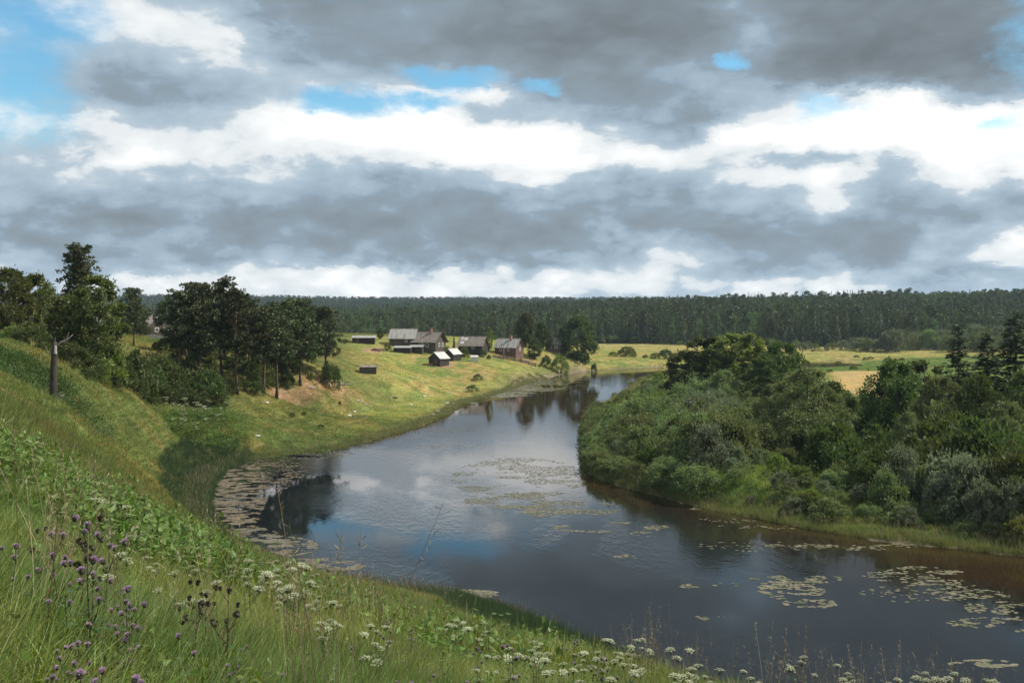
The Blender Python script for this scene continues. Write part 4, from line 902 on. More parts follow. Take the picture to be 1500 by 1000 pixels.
for i,(px,py) in enumerate([(628,612),(634,608),(641,604),(650,600),(658,596),(664,592),(673,588),(655,592)]): stone('grey boulder in the line along the waterline',px,py+1,22*F/(py+1-YH),.5,M_STONE if i % 3 else M_DSTONE,'boulders along the waterline',40+i)
stone('dark boulder standing out of the water off the green point',694,592,22*F/(592-YH),.75,M_DSTONE,None,60,.8)
stone('dark rock lying in the grass between puddle and log hut',579,585,240,.6,M_DSTONE,None,61,.35)
for i,(px,py,d) in enumerate([(278,621,113),(319,625,128),(145,565,92)]): stone('dark clod in the grass of the hollow meadow',px,py,d,.45,M_DSTONE,'dark clods in the hollow meadow',70+i,.3)
stone('white stone alone in the bank meadow above the floating log',377,629,155,.35,M_STONE,None,80)
stone('pinkish white stone in the turf under the bluff',391,606,180,.35,M_STONE,None,81)
# floating boom log
def boom():
    mb = MB(); pts = [at(px,py,z=.08) for px,py in [(330,661),(352,662),(385,664),(412,666),(440,667),(468,668)]]; mb.tube(pts,[.16,.18,.17,.17,.15,.1],8); o = mb.build('floating_log',M_LOGD,None,True); tag(o,'long dark log floating across the mouth of the reedy bay','log')
boom()

# village trees and bushes
for px,top,d,w_,rz,lab in [(770,457,372,.78,0,'tall dark tree behind the light grey cottage, first of the village pair'),(846,459,374,1.05,2,'large rounded dark tree nearest the water, last of the village'),(793,470,378,.62,3.,'dark tree rising between the two large village trees')]: put_top(K_VIL,px,top,d,lab,None,w_,rz)
put_top(K_ALD,783,494,358,'lower round tree in front of the half hidden brown house',None,1.05); put_top(K_BIRCH,804,484,372,'thin pale birch among the dark village trees',None,.6)
put_top(K_GRN,716,477,350,'pale green tree between torn roof and light grey cottage',None,.7); put_top(K_SPR2,665,491,334,'small pointed spruce right of the striped roof house',None,.8); put_top(K_BIRCH,557,480,345,'dark round tree between the long shed and the barn',None,.85)
for px,top,d,o,w_,lab in [(708,512,338,BD,.9,'dark bush under the pale green village tree'),(716,519,334,BD,.8,'low dark bush beside the tiny white hut'),(680,508,330,BL,.8,'green garden bush between bath house and torn roof'),(672,524,322,BL,.7,'garden bush just beside the smaller bath house'),(655,508,322,BL,.7,'light bush by the big log house gable'),
   (568,502,325,BL,.9,'bush in front of the barn timber'),(800,520,352,BD,.8,'bush at the foot of the lower round tree'),(820,522,352,BL,.9,'bush under the half hidden brown house'),(700,547,286,BW,1.3,'low bright green bush on the shore meadow point'),(692,563,268,BW,1.5,'rounded rushy bush on the green point'),(762,524,342,BG,.7,'greyish bush under the cottage fence'),
   (790,534,340,BD,.6,'small bush on the bank below the dark trees'),(545,492,345,BD,.9,'bush behind the long shed'),(520,490,345,BL,.9,'bush at the end of the long shed'),(822,543,350,BL,.35,'single green tuft bush at the far waterline'),(870,531,366,BD,.5,'dark low bush right of the last village tree')]: bush_top(o,px,top,d,lab,None,w_)
for px,top,d in [(918,508,430),(925,512,440),(898,515,420),(975,511,430),(990,517,425),(985,520,415),(1000,513,440),(960,517,425),(945,519,430)]: bush_top(BD if px % 2 else BL,px,top,d,'small bush dotted on the open far meadow','small bushes on the far meadow',1.5)

# ================================================================== right bank
for k,px,top,d,w_,rz,lab in [
  (K_ALD2,1022,488,212,1.7,.3,'dark alder at the tip of the wooded point, first of the group'),(K_ALD2,1046,505,205,1.5,1.3,'second alder of the wooded point'),
  (K_GRN,1074,485,208,1.5,.2,'brightest light green tree of the wooded point'),(K_GRN,1100,485,204,1.4,2.2,'twin of the light green tree, on its shaded side'),
  (K_ALD,1145,498,196,1.15,.9,'dark reddish leaved tree behind the big willow'),(K_ALD2,1122,520,186,1.4,3.9,'alder between the light green pair and the big willow'),(K_WIL,1060,540,186,1.,.1,'grey green willow under the light green pair'),
  (K_WIL,1182,536,136,1.1,.5,'biggest willow of the right bank, broad and dark in the middle'),(K_WIL,1135,560,142,.8,2.,'willow on the river side of the biggest one'),(K_ALD,1220,556,140,.85,2.8,'dark tree closing the biggest willow against the hay field'),
  (K_ALD,1312,524,138,.95,1.,'dark alder on the near side of the orange hay field'),(K_ALD2,1350,520,142,1.2,2.,'tall alder next to the hay field gap'),(K_WIL,1380,548,130,.8,3.,'willow below the first dark spruce'),(K_ALD,1432,545,128,.8,4.,'dark alder in front of the two spruces'),
  (K_WIL,1475,585,116,.8,1.4,'greyish willow before the last spruce'),(K_ALD,1508,540,124,.9,.2,'dark alder at the picture edge'),(K_ALD,1545,500,140,1.,2.2,'alder beyond the picture edge'),(K_WIL,1330,600,120,.6,.6,'low dark willow in the shade of the alders'),(K_ALD2,1290,560,142,.9,5.,'slim alder right beside the hay field gap')]:
    put_top(k,px,top,d,lab,'trees of the right bank',w_,rz)
for k,px,top,d,w_,rz,lab in [(K_SPR,1404,473,160,1.35,.3,'first dark spruce above the right bank trees, sharply pointed'),(K_SPR2,1446,484,164,1.7,1.,'middle spruce of the three, slightly shorter'),(K_SPR,1488,458,148,1.6,2.,'tallest dark spruce, last of the three'),(K_SPR,1518,464,156,1.4,4.,'spruce cut by the picture edge'),(K_OPEN,1125,512,235,.5,.4,'thin dark conifer between the light green trees and the willow')]:
    put_top(k,px,top,d,lab,'spruces of the right bank',w_,rz)
def edge_scrub():
    r = np.random.RandomState(91)
    for i in range(85):
        a = r.uniform(-.15,.30); y = float(front_y(a))+r.uniform(-9,3); o = [BD,BW,BL][r.randint(3)]; o.put(a*y,y,r.uniform(1.8,5.5),'low '+o.name.replace('_',' ')+' at the foot of the far forest edge',o.name.replace('_',' ')+'es at the foot of the far forest',r.uniform(.9,1.6))
edge_scrub()
def thicket():
    r = np.random.RandomState(21); random.seed(5)
    poly = np.array([W0(*p) for p in [(880,600),(866,640),(872,676),(905,702),(985,726),(1055,728),(1110,718),(1250,690),(1290,650),(1200,600),(1120,565),(1010,556),(950,563)]])
    x0,y0 = poly.min(0); x1,y1 = poly.max(0); got = []
    for t in range(6000):
        p = np.array([r.uniform(x0,x1),r.uniform(y0,y1)])
        if not inside(poly,p[:1],p[1:])[0]: continue
        dd = 3.15+max(0,(p[1]-140)*.008)
        if any((g[0]-p[0])**2+(g[1]-p[1])**2 < dd*dd for g in got): continue
        got.append(p)
    for p in got:
        a,_b = px_of(p[0],p[1],0); near = river_d(p[:1],p[1:])[0]; h = np.interp(near,[0,5,14],[2.4,3.8,5.2])*r.uniform(.55,1.5)
        if a > 1080: h *= .8
        if p[1] > 160 and a < 1015: h *= np.interp(p[1],[160,185,240],[1,.6,.42])
        o = BG if r.rand() < .16 else BL if (r.rand() < .12 and p[1] > 170) else BD if r.rand() < .12 else BW
        if p[1] < 118 and a > 1050: o = BL if r.rand() < .4 else BW; h *= .45
        z = 'at the water edge of the wooded point' if near < 6 else 'in the thicket below the light green trees' if p[1] > 180 else 'in the middle of the thicket'
        zz = 'grey leaved sallow' if o is BG else 'bright green elder bush' if o is BL else 'dark alder bush' if o is BD else 'grey green willow bush'
        o.put(p[0],p[1],h,'rounded '+zz+' '+z,zz+'es '+z,r.uniform(.85,1.15))
    sh = [W0(*p) for p in [(872,606),(865,622),(862,640),(862,662),(864,682),(880,699),(900,707),(920,713),(960,723),(1000,733),(1035,741)]]; n_ = 0
    for i in range(len(sh)-1):
        a_,b_ = np.array(sh[i]),np.array(sh[i+1]); k = max(1,int(np.linalg.norm(b_-a_)/1.9))
        for j in range(k):
            p = a_+(b_-a_)*(j+r.rand()*.6)/k+np.array([.55,.45])*r.uniform(.9,1.9); BW.put(p[0],p[1],r.uniform(2.0,3.6),'willow bush leaning over the waterline of the wooded point','willow bushes leaning over the waterline',r.uniform(1.,1.25))
    # low scrub on the open bank strip on the right
    for t in range(120):
        px = r.uniform(1000,1530); py = np.interp(px,[1000,1090,1530],[715,722,770])+r.uniform(-34,24); q = at(px,py,z=1.5)
        if river_d(np.array([q[0]]),np.array([q[1]]))[0] < 1.2: continue
        o = [BW,BG,BL,BW][r.randint(4)]; o.put(q[0],q[1],r.uniform(.8,2.4),'low '+o.name.replace('_',' ')+' on the grassy strip between dark trees and river',{'willow_bush':'low willow scrub on the right bank','sallow_bush':'low sallow scrub on the right bank','elder_bush':'low bright scrub on the right bank'}[o.name],r.uniform(1.,1.5))
    for i,(px,top,d,o,w_) in enumerate([(1395,655,104,BG,1.05),(1425,670,100,BG,.9),(1380,690,101,BG,.8),(1460,668,101,BW,1.),(1492,695,95,BG,.9),(1440,702,96,BG,.8),(1320,655,106,BG,.7),(1300,690,104,BW,.7),(1352,640,110,BD,1.),(1500,640,100,BD,1.),(1285,640,118,BD,1.),(1245,640,120,BD,1.1),(1265,668,112,BD,1.),(1300,620,124,BD,1.),(1340,680,106,BW,.8),(1230,670,114,BW,.8),(1215,610,124,BD,1.),(1410,620,112,BD,1.1),(1455,610,112,BD,1.1),(1380,600,122,BD,1.1)]):
        bush_top(o,px,top,d,{'sallow_bush':'silvery grey sallow at the front of the dark trees','willow_bush':'grey green willow bush at the front of the dark trees','alder_bush':'dark undergrowth bush filling the shade below the alders'}[o.name],o.name.replace('_',' ')+'es before the dark trees',w_)
    # yellowish low shrubs where the point meets the far reach
    for px,py,h in [(925,560,1.2),(938,556,1.3),(952,552,1.4),(968,549,1.6),(985,548,2.),(905,592,1.4),(890,600,1.6),(878,610,1.5),(900,575,1.),(945,565,1.8),(965,560,2.2),(918,585,1.6)]:
        q = at(px,py,z=.8); BL.put(q[0],q[1],h,'low yellowish bush on the narrow tip of the point','low yellowish bushes on the tip of the point',1.4,k=0)
    # pale willows before the forest edge
    for i in range(46):
        px = 1165+i*8.2+r.uniform(-6,6); y = 505+r.uniform(-22,16); BW2 = BW if r.rand() < .5 else BG
        h = np.interp(px,[1165,1240,1300,1420,1540],[3.5,5,10,12,11])*r.uniform(.6,1.15); x = (px-750)*y/F
        BW2.put(x,y,h,'pale bluish green '+BW2.cat+' in the belt before the forest, beyond the hay field','pale bushes before the forest',r.uniform(.9,1.2))
    for i in range(26):
        px = r.uniform(1180,1500); y = r.uniform(330,480); BL.put((px-750)*y/F,y,r.uniform(.6,1.5),'small bush on the green far flood meadow','small bushes on the flood meadow',2.)
thicket()
# ================================================================== grass and herbs (uncountable: kind = stuff)
M_GRASS = leaf_mat('grass_blades',(1,1,1),(1,1,1),.35,attr=True,obj_var=.18)
M_STRAW = leaf_mat('dry_grass_stalks',(.16,.10,.065),(.33,.27,.16),.15,obj_var=.25)
M_REED = leaf_mat('rush_stems',(.028,.055,.024),(.065,.10,.042),.2,obj_var=.2)
M_HERB = leaf_mat('herb_leaves',(.085,.140,.022),(.16,.22,.045),.35,obj_var=.3)
M_HERB2 = leaf_mat('dark_herb_leaves',(.035,.070,.018),(.08,.12,.03),.3,obj_var=.3)
def blades(r, n, h, spread, wd, lean=.35, seg=3, up=1.0):
    """curved blades; each blade a strip of quads that ends in a point"""
    V = []; Fq = []; T = []; b = 0
    for i in range(n):
        a = r.rand()*6.283; q = spread*math.sqrt(r.rand()); x,y = q*math.cos(a),q*math.sin(a); hh = h*(.45+.65*r.rand()); l = lean*hh*(.3+r.rand()); da = a+r.normal()*.7; fx,fy = math.cos(da),math.sin(da); sa = r.rand()*6.283; sx_,sy_ = math.cos(sa),math.sin(sa)
        for k in range(seg):
            t = k/seg; w_ = wd*(1-t*.75)*.5; cx,cy,cz = x+fx*l*t*t,y+fy*l*t*t,hh*t*up*(1-.18*t*t)-(.03 if k == 0 else 0); V += [(cx-sx_*w_,cy-sy_*w_,cz),(cx+sx_*w_,cy+sy_*w_,cz)]
            if k: Fq.append((b+2*k-2,b+2*k-1,b+2*k+1,b+2*k))
        V.append((x+fx*l,y+fy*l,hh*.84)); T.append((b+2*seg-2,b+2*seg-1,b+2*seg)); b += 2*seg+1
    return V,Fq+T
def tuft(name,seed,n,h,spread,wd,mats,lean=.35,seg=3,heads=0,headm=1):
    r = np.random.RandomState(seed); mb = MB(); V,Fs = blades(r,n,h,spread,wd,lean,seg); mb.add(V,Fs,0)
    for i in range(heads):      # flowering stalks
        a = r.rand()*6.3; q = spread*r.rand(); x,y = q*math.cos(a),q*math.sin(a); H = h*(1.25+.6*r.rand()); lx,ly = r.normal()*.14*H,r.normal()*.14*H; w_ = wd*.35
        mb.add([(x-w_,y,0),(x+w_,y,0),(x+lx*.5+w_*.7,y+ly*.5,H*.6),(x+lx*.5-w_*.7,y+ly*.5,H*.6),(x+lx+w_*.4,y+ly,H),(x+lx-w_*.4,y+ly,H)],[(0,1,2,3),(3,2,4,5)],headm)
        for k in range(12):
            t = .76+.24*r.rand(); px,py,pz = x+lx*t,y+ly*t,H*t; e = r.normal(size=3)*.012*(1.8-t)*(h/.5); s = wd*1.0
            mb.add([(px,py,pz),(px+e[0]+s*.4,py+e[1],pz+s*1.2),(px+e[0]*1.6,py+e[1]*1.6,pz+s*3.0),(px+e[0]-s*.4,py+e[1],pz+s*1.2)],[(0,1,2,3)],headm)
    return template('grass_source',mb.mesh(name,mats))
def herb(name,seed,n,size,h,mats,spread=.3):
    r = np.random.RandomState(seed); P = np.stack([r.normal(size=n)*spread*.5,r.normal(size=n)*spread*.5,h*(.15+.85*r.rand(n))],1); A = np.stack([r.normal(size=n),r.normal(size=n),.35+.3*r.normal(size=n)],1)
    V = diamonds(P,A,np.stack([r.normal(size=n)*.4,r.normal(size=n)*.4,np.ones(n)],1),size*(.5+.8*r.rand(n)),size*.42*(.6+.6*r.rand(n))); return template('herb_source',quads_mesh(name,V,mats))
GF = [tuft('fine_tuft_a',1,46,.42,.13,.0055,[M_GRASS,M_STRAW],.45,4,0),tuft('fine_tuft_b',2,42,.34,.14,.006,[M_GRASS,M_STRAW],.6,4,0),tuft('fine_tuft_c',3,38,.50,.12,.006,[M_GRASS,M_STRAW],.4,4,0),tuft('fine_tuft_d',4,50,.26,.15,.005,[M_GRASS,M_STRAW],.5,4,0)]
GM = [tuft('mid_tuft_a',5,34,.42,.26,.013,[M_GRASS,M_STRAW],.5,3,0),tuft('mid_tuft_b',6,36,.34,.28,.014,[M_GRASS,M_STRAW],.6,3,0),tuft('mid_tuft_c',7,30,.50,.24,.013,[M_GRASS,M_STRAW],.4,3,0)]
GL = [tuft('far_tuft_a',8,26,.36,.55,.034,[M_GRASS,M_STRAW],.5,2,0),tuft('far_tuft_b',9,26,.30,.6,.036,[M_GRASS,M_STRAW],.6,2,0)]
def cols_for(x,y,r,vary=.16,shift=None):
    c = ground_col(x,y)*(1+r.normal(size=len(x))*vary)[:,None]; c = c*np.array([1+0,1,1])
    t = (r.rand(len(x)) < .12)[:,None]; c = np.where(t,c*.4+np.array([.15,.125,.05])*.6,c)
    return np.clip(c*1.8,.008,.6)
def sample(r,n,d0,d1,amax=.60,pw=1.):
    u = r.rand(n); d = (d0**(2-pw)+u*(d1**(2-pw)-d0**(2-pw)))**(1/(2-pw)) if pw != 2 else d0*(d1/d0)**u
    a = r.uniform(-amax,amax,n); return d*a, d
def land(x,y,margin=.25): return (river_d(x,y) > margin)&~inside(PONDS[0],x,y+.6)&~inside(PONDS[0],x,y-1.5)&~inside(PONDS[1],x,y)
def put_cover(name,temps,x,y,r,s,label,tall=None,colf=None,w=None,tilt=.12,idxw=None):
    z = height(x,y)-.02; n = len(x); rot = np.stack([r.normal(size=n)*tilt,r.normal(size=n)*tilt,r.rand(n)*6.283],1); k = s*(.7+.6*r.rand(n)); v = k*(1 if tall is None else tall)
    idx = r.randint(0,len(temps),n) if idxw is None else idxw
    return scatter(name,temps,np.column_stack([x,y,z]),rot,np.stack([k,k,v],1),idx,cols_for(x,y,r) if colf is None else colf,label)
def build_grass():
    r = np.random.RandomState(5)
    x,y = sample(r,30000,1.9,16,.62,.9); n1 = fbm(x/1.6,y/1.6,3); tall = .5+.8*n1; tall = tall*np.where((y < 9)&(x > -.5),.6,1)
    put_cover('meadow_grass',GF,x,y,r,1.,'dense uncut meadow grass of the near slope',tall)
    x,y = sample(r,52000,14,62,.60,1.); k = land(x,y,.3); x,y = x[k],y[k]; n1 = fbm(x/3,y/3,3)
    put_cover('hillside_grass',GM,x,y,r,1.25,'long grass down the hillside',.55+.8*n1)
    x,y = sample(r,90000,58,215,.60,1.); k = land(x,y,.3)&(x < 70); x,y = x[k],y[k]; n1 = fbm(x/5,y/5,3)
    vm = reg(x,y,VMEADOW,7.); rb = (x > 8)&(y > 84)
    put_cover('bank_grass',GL,x,y,r,1.15,'rough grass of the river banks',np.where(rb,1.25,.45+.75*n1)*(1-.45*vm))
    x,y = sample(r,60000,200,560,.60,1.1); k = land(x,y,1.)&(y < front_y(x/y)+4)&(reg(x,y,HAY,2.) < .5); x,y = x[k],y[k]; n1 = fbm(x/14,y/14,3)
    put_cover('far_meadow_grass',GL,x,y,r,1.9,'grass of the far sunny meadows',.28+.45*n1)
    # rushes: dark band round the bay, and the clump below the slope
    def in_px(x,y,poly,soft=1.5): return reg(x,y,[at(px,py,z=z)[:2] for px,py,z in poly],soft) > .5
    T = [tuft('rush_a',31,60,1.15,.42,.014,[M_REED,M_STRAW],.12,2,0),tuft('rush_b',32,52,1.0,.42,.014,[M_REED,M_STRAW],.16,2,0),tuft('rush_c',33,60,1.25,.40,.013,[M_REED,M_STRAW],.12,2,0)]
    X = []; Y = []
    x,y = sample(r,90000,84,156,.60,1.); d = river_d(x,y)
    k = (x < -20)&(y > 88)&(y < 150)&(d > -1.0)&(d < 12)&(height(x,y,False) < 3.2)&((x-(330-750)*y/F) < 4); X.append(x[k][:5200]); Y.append(y[k][:5200])
    x,y = sample(r,60000,30,82,.3,1.); d = river_d(x,y); band = np.interp(x,[-14,-8,-5,-1,3,8,14],[.5,1.5,8,24,30,26,12]); k = (x > -14)&(x < 16)&(d > -1.1)&(d < band+(fbm(x/2,y/2,3)-.5)*4); X.append(x[k][:9000]); Y.append(y[k][:9000])
    x = np.concatenate(X); y = np.concatenate(Y); put_cover('rushes',T,x,y,r,.95,'dark green rushes standing along the near waterline',tilt=.07)
    # sedge fringe on the other shores
    T = [tuft('sedge_a',35,36,.75,.4,.02,[M_GRASS,M_STRAW],.35,2,0),tuft('sedge_b',36,34,.6,.4,.02,[M_GRASS,M_STRAW],.4,2,2)]
    x,y = sample(r,260000,66,330,.60,1.); d = river_d(x,y); k = (d > -.5)&(d < 1.6+1.4*fbm(x/6,y/6,2)); x,y = x[k],y[k]; c = cols_for(x,y,r); c = c*.4+np.array([.10,.15,.04])*.6
    put_cover('shore_sedge',T,x,y,r,1.2,'sedge fringe along the shores',colf=c)
    # tall straw coloured grass standing up on the near crest
    T = [tuft('straw_a',41,5,.55,.12,.006,[M_GRASS,M_STRAW],.4,3,5),tuft('straw_b',42,4,.6,.12,.006,[M_GRASS,M_STRAW],.4,3,6)]
    x1,y1 = sample(r,300,9.5,14.5,.5,1.); k = (x1 > 1.0); x1,y1 = x1[k],y1[k]
    x2,y2 = sample(r,520,3.2,26,.56,1.); k = x2 < -.8; x2,y2 = x2[k],y2[k]; x = np.concatenate([x1,x2]); y = np.concatenate([y1,y2])
    dens = fbm(x/1.5+4,y/1.5,2) > .45; x,y = x[dens],y[dens]
    put_cover('tall_dry_grass',T,x,y,r,1.0,'tall straw coloured flowering grass on the near crest',tall=np.where(x > 1,1.05,1.1))
    # broad leaved herbs in patches
    T = [herb('herb_a',1,90,.085,.24,[M_HERB],.5),herb('herb_b',2,90,.075,.22,[M_HERB2],.45),herb('herb_c',3,80,.10,.28,[M_HERB],.5)]
    x,y = sample(r,4600,3,22,.6,1.); m = (fbm(x/2.2+9,y/2.2,3) > .56)&(x < y*.05); x,y = x[m],y[m]
    X = [x]; Y = [y]
    for (px,py,d,rx,ry,n) in [(45,690,24,3.4,6,1300),(110,738,20,1.6,3.5,260),(215,800,18,1.4,3.5,420),(255,840,15.5,1.3,2.6,380),(60,562,92,7,6,300),(20,548,94,4,5,160),(110,572,98,3,4,90),(300,600,150,6,8,300),(400,640,156,8,7,70),(460,625,176,12,9,90),(230,560,110,6,8,0),(390,880,18,1.2,3,140)]:
        q = at(px,py,d=d); a = r.rand(n)*6.3; u = np.sqrt(r.rand(n)); X.append(q[0]+np.cos(a)*u*rx); Y.append(q[1]+np.sin(a)*u*ry)
    x = np.concatenate(X); y = np.concatenate(Y); s = np.where(y > 60,2.8,np.where(y > 13,1.4,.62)); ids = r.randint(0,3,len(x)); ids = np.where((y > 60)&(y < 110),1,ids)
    put_cover('leafy_herbs',T,x,y,r,s,'patches of broad leaved herbs between the grass',tilt=.2,idxw=ids)
build_grass()

# ================================================================== floating leaves
M_PAD = rough_mat('floating_leaves',(.10,.09,.05),(.20,.175,.115),1.2,0,rough=.4,c2=(.08,.10,.035),scale2=.9)
def pads(name,label,blobs,seed,size,n_total_scale=1.,thr=.47,ns=5.,m=None,mul=1):
    """blobs: (px,py,rx px,ry px,count)"""
    r = np.random.RandomState(seed); X = []; Y = []; S = []
    for (px,py,rx,ry,n) in blobs:
        n = int(n*mul); a = r.rand(n)*6.283; u = np.sqrt(r.rand(n)); qx = px+np.cos(a)*u*rx; qy = py+np.sin(a)*u*ry; d = EYE*F/(qy-YH); x = (qx-750)*d/F
        k = (fbm(x/ns+seed,d/(ns*.7)+seed,4) > thr)&(river_d(x,d) > -60)&(river_d(x,d) < .6); X.append(x[k]); Y.append(d[k])
    x = np.concatenate(X); y = np.concatenate(Y); n = len(x); s = size*(.5+.9*r.rand(n)); k = 7; ang = np.linspace(0,2*math.pi,k,endpoint=False)[None,:]+r.rand(n)[:,None]*6.3
    rad = s[:,None]*(.8+.35*r.rand(n,k)); el = 1+.6*r.rand(n)[:,None]
    V = np.stack([x[:,None]+np.cos(ang)*rad*el,y[:,None]+np.sin(ang)*rad,np.broadcast_to(.006+.014*r.rand(n)[:,None],(n,k))],-1).reshape(-1,3)
    me = mesh_np(name,V,np.arange(n*k),np.arange(n)*k,np.full(n,k),[m or M_PAD]); tag(obj(name,me),label,None,None,'stuff')
pads('lily_pads','rafts of pale floating lily leaves in the dark reach',[(1160,862,50,16,620),(1185,884,40,8,160),(1135,846,40,4,120),(1205,848,30,5,120),(1340,832,34,3,110),(1385,838,26,3,90),(1300,838,30,4,70),(1320,845,60,6,130),(1370,856,60,8,200),(1420,872,60,9,240),(1460,890,50,10,200),(1340,868,80,14,110),(1450,912,60,8,150),(1440,972,50,6,320),(1490,915,20,12,80),
   (1045,745,34,2.4,200),(905,706,14,4,120),(930,713,18,3,80),(1050,762,60,4,60),(1110,800,90,8,110),(1130,772,60,3,60),(1180,800,80,3,110),(1270,803,40,3,80),(1320,799,40,2.5,120),(1010,858,16,3,70),(1060,856,24,3,60),(1040,905,30,3,40),(1130,858,20,6,60),(940,782,16,5,60),(920,815,20,3,30)],3,.12,thr=.50,ns=.8,mul=1.3)
pads('pondweed','mottled floating weed filling the bay and drifting along the bend',[(345,720,46,52,9000),(400,690,50,18,1600),(440,664,80,8,1400),(500,650,60,8,700),(340,764,40,24,2600),(380,700,50,24,1200),(335,700,40,40,9000)],8,.11,thr=.47,ns=1.3,m=rough_mat('bay_weed',(.085,.062,.036),(.20,.165,.11),3.,0,rough=.55,c2=(.05,.042,.022),scale2=.8))
pads('pondweed','thin pale weed drifting in long streaks on the bend',[(520,832,20,5,300),(600,868,60,4,400),(670,868,60,5,700),(560,640,110,4,900),(640,630,60,3,400),(600,655,100,3,200),(760,700,100,30,5200),(820,745,90,12,2400),(740,735,60,22,2200),(890,772,90,8,1200),(1060,770,10,3,10),(690,660,60,20,120)],12,.10,thr=.46,ns=4.)
pads('pondweed','broad pale scum of fine weed along the near left shore',[(400,800,66,16,15000),(465,829,66,12,9000),(372,786,38,14,5000),(640,872,90,6,3600)],19,.055,thr=.475,ns=1.1,m=rough_mat('fine_pale_weed',(.10,.09,.06),(.19,.17,.12),2.,0,rough=.5))
pads('pondweed','pale drift of weed over the shallows before the village',[(740,572,46,10,2600),(700,585,30,6,900),(790,566,40,7,1200),(820,556,50,5,700),(850,565,40,8,200),(960,560,40,8,200),(880,605,30,12,160)],15,.30,thr=.46,ns=9.)

# ================================================================== flowering plants (things)
M_STEM = leaf_mat('plant_stems',(.055,.075,.022),(.10,.105,.045),.1); M_DSTEM = leaf_mat('dry_brown_stems',(.07,.045,.028),(.14,.10,.065),.05)
M_UMB = leaf_mat('cream_umbels',(.36,.38,.22),(.56,.57,.40),.3,tcol=(1,1,.9),obj_var=.08); M_PURP = leaf_mat('purple_florets',(.38,.24,.36),(.60,.44,.56),.25,tcol=(1,.9,1),obj_var=.15)
M_BUD = rough_mat('thistle_bud',(.045,.06,.03),(.09,.07,.055),30,.5); M_BROWNHEAD = rough_mat('withered_heads',(.07,.045,.035),(.17,.11,.09),30,.5); M_THL = leaf_mat('thistle_leaves',(.050,.085,.030),(.10,.14,.055),.25)
def umbel_mesh(seed,R,m=None,dens=1.):
    r = np.random.RandomState(seed); P = []; mb = MB()
    for k in range(int(13*dens)):
        q = R*math.sqrt((k+.4)/13/dens); a = k*2.4; c = np.array([q*math.cos(a),q*math.sin(a),R*.38*(1-(q/R)**2)]); mb.tube([(0,0,-R*.85),tuple(c)],[.0012+R*.012,.0008+R*.008],3,cap=False)
        for j in range(14): P.append(c+np.array([r.normal()*R*.105,r.normal()*R*.105,r.normal()*R*.03]))
    P = np.array(P); n = len(P); A = rnd_dirs(n,r)*np.array([1,1,.25]); V = diamonds(P,A,np.tile([0.,.1,1.],(n,1))+r.normal(size=(n,3))*.25,R*(.16+.1*r.rand(n)),R*(.13+.07*r.rand(n)))
    return quads_mesh('umbel',V,[m or M_UMB,M_STEM],extra=mb)
UMB = [umbel_mesh(1,.045),umbel_mesh(2,.038),umbel_mesh(3,.052)]; UMBW = [umbel_mesh(4,.045,M_BROWNHEAD)]
def leafset(r,mb_leaf_pts): pass
def umbellifer(name,seed,h,nb,big=1.,dry=False):
    r = np.random.RandomState(seed); root = empty(name); root['category'] = 'wildflower'; mb = MB(); top = Vector((r.normal()*.04,r.normal()*.04,h)); mb.tube([(0,0,-.08),tuple(top*.5+Vector((.02,0,0))),tuple(top)],[.005*big,.004*big,.002*big],5)
    tips = [top]
    for i in range(nb-1): b = top*(.45+.35*r.rand()); a = r.rand()*6.3; l = h*(.16+.14*r.rand()); e = b+Vector((math.cos(a)*l*.8,math.sin(a)*l*.8,l)); mb.tube([tuple(b),tuple(b.lerp(e,.5)+Vector((math.cos(a)*.02,math.sin(a)*.02,-.01))),tuple(e)],[.003*big,.002*big,.0015*big],4,cap=False); tips.append(e)
    mb.build('stem',M_DSTEM if dry else M_STEM,root,True); n = 46; tt = r.rand(n)*.65; a = r.randint(0,5,n)*1.3+seed; q = .02+r.rand(n)*.20*big*(1-tt*.8)
    P = np.stack([np.cos(a)*q,np.sin(a)*q,h*tt+q*.4],1); V = diamonds(P+r.normal(size=(n,3))*.018,np.stack([np.cos(a),np.sin(a),np.full(n,.2)],1)+r.normal(size=(n,3))*.6,rnd_dirs(n,r)*.4+np.array([0,0,1.]),.055*big*(.6+.8*r.rand(n)),.022*big*(.6+.8*r.rand(n)))
    obj('leaves',quads_mesh('leaves',V,[M_HERB2]),root)
    for e in tips: o = obj('umbel',(UMBW if dry else UMB)[r.randint(1 if dry else 3)],root); o.location = e; o.rotation_euler = (r.normal()*.25,r.normal()*.25,r.rand()*6.3); s = big*(.75+.5*r.rand()); o.scale = (s,s,s)
    return root
